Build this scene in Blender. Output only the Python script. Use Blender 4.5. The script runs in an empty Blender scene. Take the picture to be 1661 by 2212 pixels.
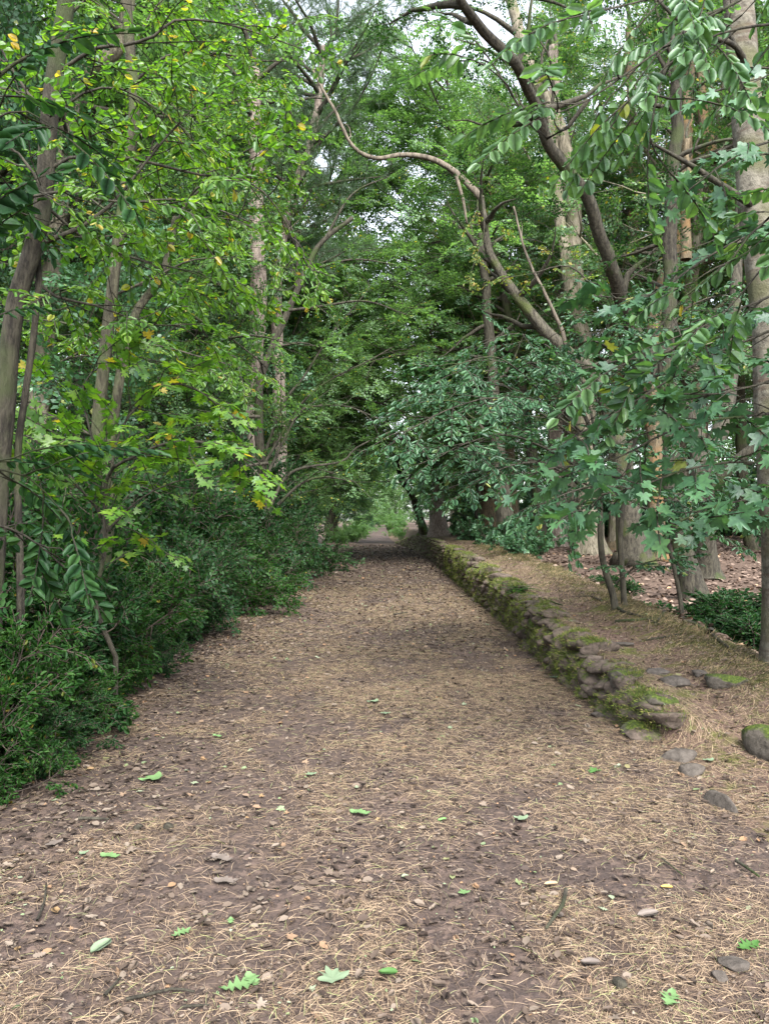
import bpy, math, numpy as np
from math import radians, sin, cos, pi
rng = np.random.default_rng(7)
SC = bpy.context.scene

# ---------------------------------------------------------------- camera, world, sun, exposure
CAMZ = 1.5
PITCH = math.atan(36 / 1661.0)
cam_d = bpy.data.cameras.new('camera'); cam = bpy.data.objects.new('camera', cam_d)
SC.collection.objects.link(cam); SC.camera = cam
cam.location = (0, 0, CAMZ); cam.rotation_euler = (pi / 2 + PITCH, 0, 0)
cam_d.sensor_fit = 'HORIZONTAL'; cam_d.sensor_width = 36; cam_d.lens = 36
cam_d.clip_start = 0.05; cam_d.clip_end = 3000
SUN_EL, SUN_AZ = radians(48), radians(165)      # azimuth from +Y, clockwise seen from above
W = bpy.data.worlds.new('World'); SC.world = W; W.use_nodes = True
nt = W.node_tree; nt.nodes.clear()
wo = nt.nodes.new('ShaderNodeOutputWorld'); bg = nt.nodes.new('ShaderNodeBackground')
sky = nt.nodes.new('ShaderNodeTexSky'); sky.sky_type = 'NISHITA'; sky.sun_disc = False
sky.sun_elevation = SUN_EL; sky.sun_rotation = SUN_AZ
sky.air_density = 1.0; sky.dust_density = 3.0; sky.ozone_density = 1.0
hs = nt.nodes.new('ShaderNodeHueSaturation'); hs.inputs['Saturation'].default_value = 0.35
nt.links.new(sky.outputs[0], hs.inputs['Color']); nt.links.new(hs.outputs[0], bg.inputs['Color'])
bg.inputs['Strength'].default_value = 0.15
nt.links.new(bg.outputs[0], wo.inputs['Surface'])
sl = bpy.data.lights.new('sun', 'SUN'); sl.energy = 1.5; sl.angle = radians(28); sl.color = (1, .95, .86)
so = bpy.data.objects.new('sun', sl); SC.collection.objects.link(so)
so.rotation_euler = (pi / 2 - SUN_EL, 0, -SUN_AZ + pi); so.location = (0, 0, 40)
SC.view_settings.view_transform = 'Standard'; SC.view_settings.look = 'None'
SC.view_settings.exposure = 2.3; SC.view_settings.gamma = 1
SC.cycles.use_denoising = True
SC.cycles.max_bounces = 8; SC.cycles.diffuse_bounces = 5; SC.cycles.glossy_bounces = 2
SC.cycles.transmission_bounces = 5; SC.cycles.transparent_max_bounces = 4
SC.cycles.caustics_reflective = False; SC.cycles.caustics_refractive = False
SC.cycles.use_light_tree = False

# ---------------------------------------------------------------- helpers
def ray(u, v):
    a, b = (u - 830.5) / 1661.0, (1106 - v) / 1661.0
    c, s = cos(PITCH), sin(PITCH)
    return np.array([a, c - b * s, s + b * c])
def P(u, v, d):
    r = ray(u, v); return np.array([0, 0, CAMZ]) + r * (d / r[1])
def unit(v):
    v = np.asarray(v, float); return v / (np.linalg.norm(v, axis=-1, keepdims=True) + 1e-9)
_T = np.random.default_rng(99).random((256, 256))
def vn(x, y):
    x = np.asarray(x, float); y = np.asarray(y, float)
    xi = np.floor(x).astype(int); yi = np.floor(y).astype(int); fx = x - xi; fy = y - yi
    fx = fx * fx * (3 - 2 * fx); fy = fy * fy * (3 - 2 * fy)
    g = lambda i, j: _T[i % 256, j % 256]
    return (g(xi, yi) * (1 - fx) + g(xi + 1, yi) * fx) * (1 - fy) + (g(xi, yi + 1) * (1 - fx) + g(xi + 1, yi + 1) * fx) * fy
def fbm(x, y, o=3):
    r = 0; a = 1; t = 0
    for k in range(o):
        r = r + a * vn(x * 2 ** k + 17 * k, y * 2 ** k + 31 * k); t += a; a *= .5
    return r / t - .5
def sm(a, b, x):
    t = np.clip((x - a) / (b - a), 0, 1); return t * t * (3 - 2 * t)

def wall_x(y): return np.interp(y, [0, 4, 5.2, 7.5, 10.5, 19, 36, 55, 75, 110, 200], [1.8, 1.82, 1.92, 1.85, 1.95, 2.1, 2.3, 2.2, 1.15, .6, .1])
def wall_h(y): return np.interp(y, [3.6, 4.6, 5.3, 6.2, 7.5, 10, 19, 38, 56, 66, 78, 130], [0.0, .07, .17, .33, .43, .52, .80, 1.02, 1.0, .5, .0, .0])
def floor_r(y): return np.interp(y, [0, 8, 12, 22, 35, 60, 120, 200, 400], [0, -.12, -.05, .45, .85, 1.15, 1.6, 3.0, 6])
def H(x, y):
    x = np.asarray(x, float); y = np.asarray(y, float)
    far = np.interp(y, [0, 60, 100, 185, 230, 400], [0, 0, .1, 2.35, 2.9, 5.5])
    base = far + .05 * fbm(x * .7, y * .5) + .012 * fbm(x * 4, y * 4) - .02 * np.exp(-((x + .3) / 1.2) ** 2)
    wx = wall_x(y); wh = wall_h(y)
    t = x - wx
    wob = .25 * fbm(y * .6 + 5, y * 0 + 3)
    top = base * .3 + wh + .05 * sm(.5, .95, t) - .04 * np.exp(-((t - .5) / .25) ** 2) + .06 * fbm(x * 1.5 + 9, y * 1.1)
    fl = floor_r(y) + .12 * fbm(x * .35 + 40, y * .35) + .03 * fbm(x * 2, y * 2)
    sw_ = .09 + 1.1 * sm(5.6, 4.8, y); step = np.clip((t - .02) / (sw_ - .02), 0, 1); step = step * step * (3 - 2 * step)
    drop = sm(1.3 + wob, 2.2 + wob, t)
    right = top * (1 - drop) + fl * drop
    z = base * (1 - step) + right * step
    near = sm(5.4, 3.9, y)
    z = z * (1 - near * (x > 1)) + (base + .05 * sm(0, 1, t)) * near * (x > 1)
    left = sm(-2.7, -4.5, x)
    z = z + left * (.12 + .15 * fbm(x * .4, y * .4 + 7)) * (x < 0)
    return z
def G(u, v):
    r = ray(u, v); ds = np.geomspace(1.8, 220, 3000)
    pts = np.array([0, 0, CAMZ]) + r * (ds / r[1])[:, None]
    i = np.argmax(pts[:, 2] < H(pts[:, 0], pts[:, 1]))
    return pts[i] if i > 0 else pts[-1]

def tag(o, label=None, cat=None, group=None, kind=None):
    if label: o['label'] = label
    if cat: o['category'] = cat
    if group: o['group'] = group
    if kind: o['kind'] = kind
    return o
def mk(name, V, Fs, mat, parent=None, smooth=False):
    V = np.ascontiguousarray(V, dtype=np.float32)
    Fs = [np.asarray(f, dtype=np.int32) for f in (Fs if isinstance(Fs, list) else [Fs]) if len(f)]
    me = bpy.data.meshes.new(name)
    me.vertices.add(len(V)); me.vertices.foreach_set('co', V.ravel())
    lv = np.concatenate([f.ravel() for f in Fs])
    tot = np.concatenate([np.full(len(f), f.shape[1], np.int32) for f in Fs])
    st = np.concatenate([[0], np.cumsum(tot)[:-1]]).astype(np.int32)
    me.loops.add(len(lv)); me.loops.foreach_set('vertex_index', lv)
    me.polygons.add(len(tot)); me.polygons.foreach_set('loop_start', st)
    me.update(calc_edges=True)
    if smooth: me.polygons.foreach_set('use_smooth', np.ones(len(tot), bool))
    if mat: me.materials.append(mat)
    o = bpy.data.objects.new(name, me); SC.collection.objects.link(o)
    if parent: o.parent = parent
    return o
def empty(name, loc, rz=0):
    o = bpy.data.objects.new(name, None); SC.collection.objects.link(o)
    o.location = tuple(float(c) for c in loc); o.rotation_euler = (0, 0, rz); o.empty_display_size = .3
    return o

# ---------------------------------------------------------------- materials
def newmat(name):
    m = bpy.data.materials.new(name); m.use_nodes = True; n = m.node_tree; n.nodes.clear()
    return m, n, n.nodes.new('ShaderNodeOutputMaterial')
def ramp(n, src, stops, interp='LINEAR'):
    r = n.nodes.new('ShaderNodeValToRGB'); r.color_ramp.interpolation = interp
    e = r.color_ramp.elements
    e[0].position, e[0].color = stops[0][0], (*stops[0][1], 1); e[1].position, e[1].color = stops[-1][0], (*stops[-1][1], 1)
    for p, c in stops[1:-1]:
        q = e.new(p); q.color = (*c, 1)
    n.links.new(src, r.inputs[0]); return r.outputs[0]
def leafmat(name, stops, trans=(1.2, 1.25, .6), tr=.42, gloss=.10, rough=.45):
    m, n, out = newmat(name)
    g = n.nodes.new('ShaderNodeNewGeometry')
    col = ramp(n, g.outputs['Random Per Island'], stops)
    tc = n.nodes.new('ShaderNodeTexCoord'); no = n.nodes.new('ShaderNodeTexNoise'); no.inputs['Scale'].default_value = 45; no.inputs['Detail'].default_value = 3
    n.links.new(tc.outputs['Object'], no.inputs['Vector']); vr = ramp(n, no.outputs[0], [(.3, (.72, .70, .75)), (.7, (1.2, 1.2, 1.1))])
    mv = n.nodes.new('ShaderNodeMix'); mv.data_type = 'RGBA'; mv.blend_type = 'MULTIPLY'; mv.inputs[0].default_value = 1
    n.links.new(col, mv.inputs[6]); n.links.new(vr, mv.inputs[7]); col = mv.outputs[2]
    d = n.nodes.new('ShaderNodeBsdfDiffuse'); n.links.new(col, d.inputs[0])
    t = n.nodes.new('ShaderNodeBsdfTranslucent')
    mx = n.nodes.new('ShaderNodeMix'); mx.data_type = 'RGBA'; mx.blend_type = 'MULTIPLY'; mx.inputs[0].default_value = 1
    n.links.new(col, mx.inputs[6]); mx.inputs[7].default_value = (*[c * 1.5 for c in trans], 1)
    n.links.new(mx.outputs[2], t.inputs[0])
    a = n.nodes.new('ShaderNodeMixShader'); a.inputs[0].default_value = tr
    n.links.new(d.outputs[0], a.inputs[1]); n.links.new(t.outputs[0], a.inputs[2])
    gl = n.nodes.new('ShaderNodeBsdfGlossy'); gl.inputs['Color'].default_value = (.75, .8, .85, 1); gl.inputs['Roughness'].default_value = rough
    lw = n.nodes.new('ShaderNodeLayerWeight'); lw.inputs[0].default_value = .35
    mu = n.nodes.new('ShaderNodeMath'); mu.operation = 'MULTIPLY_ADD'; mu.inputs[1].default_value = gloss * .7; mu.inputs[2].default_value = gloss * .3
    n.links.new(lw.outputs['Facing'], mu.inputs[0])
    b = n.nodes.new('ShaderNodeMixShader'); n.links.new(mu.outputs[0], b.inputs[0])
    n.links.new(a.outputs[0], b.inputs[1]); n.links.new(gl.outputs[0], b.inputs[2])
    n.links.new(b.outputs[0], out.inputs[0]); return m
def barkmat(name, c1, c2, c3=None, scale=9, stretch=.22, bump=.5, patch=.5, bands=False):
    m, n, out = newmat(name)
    tc = n.nodes.new('ShaderNodeTexCoord'); mp = n.nodes.new('ShaderNodeMapping')
    mp.inputs['Scale'].default_value = (1.5, 1.5, stretch * 2 if not bands else 1.5)
    n.links.new(tc.outputs['Object'], mp.inputs[0])
    a = n.nodes.new('ShaderNodeTexNoise'); a.inputs['Scale'].default_value = scale; a.inputs['Detail'].default_value = 9; a.inputs['Roughness'].default_value = .74
    n.links.new(mp.outputs[0], a.inputs['Vector'])
    col = ramp(n, a.outputs[0], [(.40, c1), (.58, c2)])
    hgt = a.outputs[0]
    if bands:
        mb = n.nodes.new('ShaderNodeMapping'); mb.inputs['Scale'].default_value = (1.2, 1.2, 9)
        n.links.new(tc.outputs['Object'], mb.inputs[0])
        w = n.nodes.new('ShaderNodeTexNoise'); w.inputs['Scale'].default_value = 2.2; w.inputs['Detail'].default_value = 4
        n.links.new(mb.outputs[0], w.inputs['Vector'])
        msk = ramp(n, w.outputs[0], [(.5, (0, 0, 0)), (.66, (.8, .8, .8))])
        mx = n.nodes.new('ShaderNodeMix'); mx.data_type = 'RGBA'
        n.links.new(msk, mx.inputs[0]); n.links.new(col, mx.inputs[6]); mx.inputs[7].default_value = (.085, .06, .045, 1)
        col = mx.outputs[2]
    if c3:
        b = n.nodes.new('ShaderNodeTexNoise'); b.inputs['Scale'].default_value = 1.7; b.inputs['Detail'].default_value = 4
        n.links.new(tc.outputs['Object'], b.inputs['Vector'])
        msk = ramp(n, b.outputs[0], [(patch, (0, 0, 0)), (patch + .12, (1, 1, 1))])
        mx = n.nodes.new('ShaderNodeMix'); mx.data_type = 'RGBA'
        n.links.new(msk, mx.inputs[0]); n.links.new(col, mx.inputs[6]); mx.inputs[7].default_value = (*c3, 1)
        col = mx.outputs[2]
    p = n.nodes.new('ShaderNodeBsdfPrincipled'); p.inputs['Roughness'].default_value = .85; p.inputs['Specular IOR Level'].default_value = .25
    n.links.new(col, p.inputs['Base Color'])
    bp = n.nodes.new('ShaderNodeBump'); bp.inputs['Strength'].default_value = min(1, bump * 1.3); bp.inputs['Distance'].default_value = .05
    n.links.new(hgt, bp.inputs['Height']); n.links.new(bp.outputs[0], p.inputs['Normal'])
    n.links.new(p.outputs[0], out.inputs[0]); return m
def islandmat(name, stops, rough=.8, tr=0):
    m, n, out = newmat(name); g = n.nodes.new('ShaderNodeNewGeometry')
    col = ramp(n, g.outputs['Random Per Island'], stops)
    p = n.nodes.new('ShaderNodeBsdfPrincipled'); p.inputs['Roughness'].default_value = rough; p.inputs['Specular IOR Level'].default_value = .3
    n.links.new(col, p.inputs['Base Color']); n.links.new(p.outputs[0], out.inputs[0]); return m
def groundmat(name, soil, tan, leafc, needle=1.0, green=None, tan_pos=.5):
    m, n, out = newmat(name)
    tc = n.nodes.new('ShaderNodeTexCoord'); O = tc.outputs['Object']
    def noise(s, det=5, ro=.6, vec=O):
        a = n.nodes.new('ShaderNodeTexNoise'); a.inputs['Scale'].default_value = s; a.inputs['Detail'].default_value = det; a.inputs['Roughness'].default_value = ro
        n.links.new(vec, a.inputs['Vector']); return a.outputs[0]
    def mix(f, a, b, bc=None):
        x = n.nodes.new('ShaderNodeMix'); x.data_type = 'RGBA'
        n.links.new(f, x.inputs[0]); n.links.new(a, x.inputs[6])
        if bc: x.inputs[7].default_value = (*bc, 1)
        else: n.links.new(b, x.inputs[7])
        return x.outputs[2]
    grain = noise(60, 6, .75)
    col = ramp(n, grain, [(.35, tuple(c * .65 for c in soil)), (.65, tuple(c * 1.35 for c in soil))])
    v = n.nodes.new('ShaderNodeTexVoronoi'); v.inputs['Scale'].default_value = 34
    dn = n.nodes.new('ShaderNodeTexNoise'); dn.inputs['Scale'].default_value = 25; n.links.new(O, dn.inputs['Vector'])
    va = n.nodes.new('ShaderNodeMix'); va.data_type = 'RGBA'; va.blend_type = 'ADD'; va.inputs[0].default_value = .05
    n.links.new(O, va.inputs[6]); n.links.new(dn.outputs['Color'], va.inputs[7]); n.links.new(va.outputs[2], v.inputs['Vector'])
    sp = n.nodes.new('ShaderNodeSeparateColor'); n.links.new(v.outputs['Color'], sp.inputs[0])
    lm = ramp(n, sp.outputs[0], [(.45, (0, 0, 0)), (.55, (1, 1, 1))])
    lc = ramp(n, sp.outputs[1], [(0, tuple(c * .6 for c in leafc)), (.6, leafc), (1, tuple(min(1, c * 1.7) for c in leafc))])
    big = noise(1.1, 4)
    mu = n.nodes.new('ShaderNodeMath'); mu.operation = 'MULTIPLY'
    n.links.new(lm, mu.inputs[0]); n.links.new(ramp(n, big, [(.3, (.1,) * 3), (.6, (.55,) * 3)]), mu.inputs[1])
    col = mix(mu.outputs[0], col, lc)
    mp = n.nodes.new('ShaderNodeMapping'); mp.inputs['Scale'].default_value = (1, 1, 1)
    n.links.new(O, mp.inputs[0])
    st = noise(75, 6, .85, mp.outputs[0])
    mu2 = n.nodes.new('ShaderNodeMath'); mu2.operation = 'MULTIPLY'
    n.links.new(ramp(n, st, [(.5, (0, 0, 0)), (.58, (needle,) * 3)]), mu2.inputs[0])
    n.links.new(ramp(n, noise(.9, 5), [(tan_pos - .12, (0, 0, 0)), (tan_pos + .12, (1, 1, 1))]), mu2.inputs[1])
    col = mix(mu2.outputs[0], col, None, tan)
    if green:
        col = mix(ramp(n, noise(3.3, 6, .7), [(.5, (0, 0, 0)), (.62, (.9,) * 3)]), col, None, green)
    p = n.nodes.new('ShaderNodeBsdfPrincipled'); p.inputs['Roughness'].default_value = .95; p.inputs['Specular IOR Level'].default_value = .15
    n.links.new(col, p.inputs['Base Color'])
    bp = n.nodes.new('ShaderNodeBump'); bp.inputs['Strength'].default_value = .6; bp.inputs['Distance'].default_value = .012
    n.links.new(grain, bp.inputs['Height']); n.links.new(bp.outputs[0], p.inputs['Normal'])
    n.links.new(p.outputs[0], out.inputs[0]); return m

YG = [(0, (.045, .12, .014)), (.3, (.065, .165, .016)), (.6, (.09, .20, .02)), (.955, (.14, .25, .025)), (.97, (.28, .28, .03)), (1, (.36, .26, .04))]
M = dict(
    lime=leafmat('leaf_lime', YG, tr=.5),
    mid=leafmat('leaf_mid', [(0, (.042, .105, .038)), (.5, (.064, .145, .05)), (.95, (.095, .19, .06)), (.985, (.25, .26, .03)), (1, (.35, .28, .03))], tr=.42),
    cool=leafmat('leaf_cool', [(0, (.028, .082, .038)), (.5, (.042, .113, .05)), (.985, (.06, .145, .058)), (1, (.22, .24, .05))], tr=.27, gloss=.10),
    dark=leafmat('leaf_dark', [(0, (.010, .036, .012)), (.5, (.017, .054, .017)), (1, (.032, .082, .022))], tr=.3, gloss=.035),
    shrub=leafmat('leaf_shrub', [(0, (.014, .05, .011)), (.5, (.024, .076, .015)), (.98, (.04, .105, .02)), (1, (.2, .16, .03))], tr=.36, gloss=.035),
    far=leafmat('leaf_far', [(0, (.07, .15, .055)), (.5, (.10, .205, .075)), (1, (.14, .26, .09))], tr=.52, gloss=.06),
    yellow=leafmat('leaf_yellow', [(0, (.08, .17, .03)), (.5, (.13, .21, .03)), (.8, (.24, .25, .04)), (1, (.38, .27, .06))], tr=.5),
    needlegreen=leafmat('needle_green', [(0, (.05, .10, .06)), (1, (.10, .17, .10))], tr=.2),
    bark=barkmat('bark_grey', (.013, .011, .009), (.055, .05, .037), (.04, .052, .02), 14, .18, .9, .5),
    barkgreen=barkmat('bark_mossy', (.018, .016, .011), (.068, .064, .042), (.05, .066, .025), 12, .2, .8, .47),
    barkdark=barkmat('bark_dark', (.02, .018, .014), (.065, .06, .045), (.035, .055, .015), 12, .2, .6, .56),
    barklimb=barkmat('bark_limb', (.028, .025, .02), (.095, .087, .066), (.07, .085, .03), 13, .2, .8, .5),
    barkpale=barkmat('bark_pale', (.09, .08, .058), (.24, .215, .165), (.13, .14, .07), 11, .15, .9, .55),
    barkpine=barkmat('bark_pine', (.09, .072, .063), (.25, .21, .18), None, 10, .25, .9),
    barkorange=barkmat('bark_orange', (.06, .048, .032), (.16, .125, .08), (.17, .105, .05), 12, .2, .6, .5),
    barkband=barkmat('bark_banded', (.065, .058, .046), (.17, .158, .128), (.09, .09, .05), 7, .5, .7, .47, bands=True),
    deadwood=barkmat('bark_dead', (.06, .05, .04), (.17, .145, .115), None, 9, .12, .6),
)
M['path'] = groundmat('path_soil', (.048, .037, .034), (.14, .10, .08), (.115, .083, .068), .55)
M['bank'] = groundmat('bank_soil', (.085, .055, .047), (.15, .11, .08), (.14, .10, .075), .6, (.075, .085, .02), .44)
M['woods'] = groundmat('litter_soil', (.075, .053, .043), (.15, .11, .085), (.17, .122, .098), .5, None, .5)

# ---------------------------------------------------------------- ground sheets: path, bank, forest floor
def grid_axis(core, step, far, g):
    a = list(np.arange(core[0], core[1], step)); s = step; x = a[-1]
    while x < far[1]: s *= g; x += s; a.append(x)
    s = step; x = a[0]; pre = []
    while x > far[0]: s *= g; x -= s; pre.append(x)
    return np.array(pre[::-1] + a)
ys = grid_axis((1.4, 14), .05, (-60, 600), 1.018)
tt = np.concatenate([np.linspace(0, 1, 70), 1 + np.array([.004, .01, .016, .022, .03, .04, .06])])
def sheet(name, xa_fn, nx, mat, ysel=None, warp=1.0):
    Y = ys if ysel is None else ys[(ys >= ysel[0]) & (ys <= ysel[1])]
    rows = [xa_fn(y) for y in Y]
    X = np.array(rows); YY = np.repeat(Y[:, None], X.shape[1], 1)
    Z = H(X, YY)
    V = np.stack([X, YY, Z], -1).reshape(-1, 3)
    ny, nx = X.shape
    i = np.arange(ny - 1)[:, None] * nx + np.arange(nx - 1)[None]
    F = np.stack([i, i + 1, i + nx + 1, i + nx], -1).reshape(-1, 4)
    return mk(name, V, F, mat, None, True)
def pl(y): return -2.75 - .12 * sm(10, 40, y) + .25 * float(fbm(y * .5, 3.3)) + (.0)
tag(sheet('path', lambda y: np.linspace(pl(y), float(wall_x(y)) + .015, 90), 90, M['path']), kind='structure')
tag(sheet('bank', lambda y: float(wall_x(y)) + .015 + np.concatenate([np.linspace(0, .1, 7), np.linspace(.13, 2.5, 45)]), 50, M['bank']), kind='structure')
R0 = 2.5
gx = np.concatenate([np.linspace(0, 6, 60), 6 + np.geomspace(.2, 500, 50)])
tag(sheet('forest_floor', lambda y: float(wall_x(y)) + .015 + R0 + gx, 100, M['woods']), kind='structure')
tag(sheet('ground', lambda y: pl(y) - gx[::-1], 100, M['woods']), kind='structure')

# ---------------------------------------------------------------- leaf outlines (length 1 along +Y, normal +Z)
def leaf_oval_hi():
    w = [0, .20, .33, .34, .24, 0]; yy = [0, .14, .34, .56, .8, 1.0]
    V = []
    for k in range(6):
        z = -.16 * (yy[k] ** 2) + .03 * sin(yy[k] * 9)
        V.append((0, yy[k], z - .03))
        V.append((-w[k], yy[k], z + .06 * (w[k] > 0))); V.append((w[k], yy[k], z + .06 * (w[k] > 0)))
    V = np.array(V); F4 = []; F3 = []
    for k in range(5):
        a, b = 3 * k, 3 * k + 3
        for s in (1, 2):
            if k == 0: F3.append((a, b, b + s))
            elif k == 4: F3.append((a, b, a + s))
            else: F4.append((a, b, b + s, a + s))
    return V, [np.array(F4), np.array(F3)]
def leaf_oval_mid():
    V = np.array([(0, 0, 0), (0, 1, -.08), (-.27, .3, .05), (-.25, .68, .03), (.27, .3, .05), (.25, .68, .03)])
    return V, [np.array([(0, 2, 3, 1), (0, 1, 5, 4)])]
def leaf_lo():
    V = np.array([(0, 0, 0), (-.31, .45, .05), (0, 1, -.04), (.31, .45, .02)])
    return V, [np.array([(0, 3, 2, 1)])]
def leaf_lobed(lobes=5, depth=.42, seed=1):
    r = np.random.default_rng(seed)
    out = []
    if lobes == 5:      # maple-like
        pts = [(180, .16), (150, .42), (128, .52), (118, .46), (100, .72), (88, .80), (80, .70), (62, .46), (50, .50), (38, .84), (30, .80), (16, .50), (10, .72), (6, .86), (0, 1.0)]
        right = [(a, q) for a, q in pts]
        full = right + [(-a, q) for a, q in right[::-1][1:-1]]
        for a, q in full:
            out.append((.62 * q * sin(radians(a)), .28 + .72 * q * cos(radians(a))))
    V = [(0, .30, -.02)] + [(x, y, .05 * abs(x) * 2 - .16 * max(0, y - .3) ** 2 - .05 * x * x) for x, y in out]
    n = len(out); F = [(0, 1 + (k + 1) % n, 1 + k) for k in range(n)]
    return np.array(V), [np.array(F)]
def leaf_oak():
    prof = [(0, .02), (.08, .05), (.18, .16), (.25, .07), (.34, .26), (.42, .10), (.54, .34), (.62, .13), (.74, .28), (.82, .14), (.92, .12), (1.0, 0.0)]
    V = []; F = []
    for k, (y, w) in enumerate(prof):
        V += [(0, y, -.01), (-w, y, .04), (w, y, .03)]
        if k:
            a, b = 3 * k - 3, 3 * k
            F += [(a, b, b + 1, a + 1), (a, a + 2, b + 2, b)]
    return np.array(V), [np.array(F)]

def bake(proto, R, s, t):
    V, Fs = proto; n = len(t)
    if n == 0: return np.zeros((0, 3)), [f[:0] for f in Fs]
    VV = np.einsum('nij,vj->nvi', R, V) * s[:, None, None] + t[:, None, :]
    off = (np.arange(n) * len(V))[:, None, None]
    return VV.reshape(-1, 3), [(f[None] + off).reshape(-1, f.shape[1]) for f in Fs]
def merge(parts):
    V = []; B = {}; o = 0
    for v, fs in parts:
        if len(v) == 0: continue
        V.append(v)
        for f in fs:
            if len(f): B.setdefault(f.shape[1], []).append(f + o)
        o += len(v)
    return (np.concatenate(V) if V else np.zeros((0, 3))), [np.concatenate(b) for b in B.values()]
def frames(d, up, roll=None):
    d = unit(d); up = np.broadcast_to(np.asarray(up, float), d.shape)
    z = up - (up * d).sum(-1, keepdims=True) * d; z = unit(z + 1e-6)
    x = np.cross(d, z)
    if roll is not None:
        c, s = np.cos(roll)[:, None], np.sin(roll)[:, None]
        x, z = x * c + z * s, z * c - x * s
    return np.stack([x, d, z], -1)
def tubes(lst, sides=5):
    """lst of (pts, radii): tapered tubes, grouped by ring count"""
    out = []; by = {}
    for p, r in lst: by.setdefault(len(p), []).append((p, r))
    a = np.arange(sides) * 2 * pi / sides
    for n, g in by.items():
        Pp = np.array([q[0] for q in g]); Rr = np.array([q[1] for q in g])
        T = unit(np.gradient(Pp, axis=1))
        ref = np.where(np.abs(T[:, :1, 2:3]) > .8, np.array([1., 0, 0]), np.array([0, 0, 1.]))
        X = unit(np.cross(T, np.broadcast_to(ref, T.shape))); Yv = np.cross(T, X)
        V = Pp[:, :, None] + Rr[:, :, None, None] * (X[:, :, None] * np.cos(a)[:, None] + Yv[:, :, None] * np.sin(a)[:, None])
        m = len(g); V = V.reshape(-1, 3)
        i = np.arange(n - 1)[:, None] * sides; j = np.arange(sides)[None]; j2 = (j + 1) % sides
        F = np.stack([i + j, i + j2, i + sides + j2, i + sides + j], -1).reshape(-1, 4)
        F = (F[None] + (np.arange(m) * n * sides)[:, None, None]).reshape(-1, 4)
        out.append((V, [F]))
    return merge(out)
def smooth_poly(pts, step=.12, wob=0, seed=0):
    pts = np.array(pts, float); n = len(pts)
    if n < 3:
        m = max(3, int(np.linalg.norm(pts[-1] - pts[0]) / step)); return pts[0] + (pts[-1] - pts[0]) * np.linspace(0, 1, m)[:, None]
    Q = np.vstack([2 * pts[0] - pts[1], pts, 2 * pts[-1] - pts[-2]]); out = []
    for k in range(n - 1):
        p0, p1, p2, p3 = Q[k:k + 4]; m = max(2, int(np.linalg.norm(p2 - p1) / step))
        t = np.linspace(0, 1, m, endpoint=False)[:, None]
        out.append(.5 * (2 * p1 + (p2 - p0) * t + (2 * p0 - 5 * p1 + 4 * p2 - p3) * t ** 2 + (3 * p1 - p0 - 3 * p2 + p3) * t ** 3))
    out.append(pts[-1:]); o = np.vstack(out)
    if wob:
        s = np.arange(len(o)) * step
        o[:, 0] += wob * fbm(s * 1.3 + seed, s * 0 + seed) * 2; o[:, 2] += wob * .4 * fbm(s * 1.3 + seed + 50, s * 0)
    return o
def trunk_mesh(pts, r0, r1, sides=16, knob=.12, flare=.0, seed=0, power=1.0):
    n = len(pts); t = np.linspace(0, 1, n)
    rad = r0 + (r1 - r0) * t ** power
    L = np.concatenate([[0], np.cumsum(np.linalg.norm(np.diff(pts, axis=0), axis=1))])
    rad = rad * (1 + flare * np.exp(-L / (r0 * 2.2 + .01)))
    T = unit(np.gradient(pts, axis=0)); x = unit(np.cross(T[0], [0.1, 1, 0.2])); X = []
    for k in range(n):
        x = unit(x - T[k] * np.dot(x, T[k])); X.append(x)
    X = np.array(X); Yv = np.cross(T, X); a = np.arange(sides) * 2 * pi / sides
    q = 1 + knob * 2 * fbm(np.cos(a)[None] * 2 + seed + 10 + L[:, None] * .9, np.sin(a)[None] * 2 + L[:, None] * 1.7 + seed, 3)
    q = q + knob * .5 * np.abs(np.sin(a * 3.5 + seed))[None] * (1 + 2 * flare * np.exp(-L / (r0 * 2.5)))[:, None]
    V = pts[:, None] + (rad[:, None] * q)[..., None] * (X[:, None] * np.cos(a)[:, None] + Yv[:, None] * np.sin(a)[:, None])
    i = np.arange(n - 1)[:, None] * sides; j = np.arange(sides)[None]; j2 = (j + 1) % sides
    F = np.stack([i + j, i + j2, i + sides + j2, i + sides + j], -1).reshape(-1, 4)
    top = len(V.reshape(-1, 3)); V = np.vstack([V.reshape(-1, 3), pts[-1:] + T[-1:] * r1 * .5])
    k = (n - 1) * sides; C = np.array([(k + b, k + (b + 1) % sides, top) for b in range(sides)])
    return V, [F, C]

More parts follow.
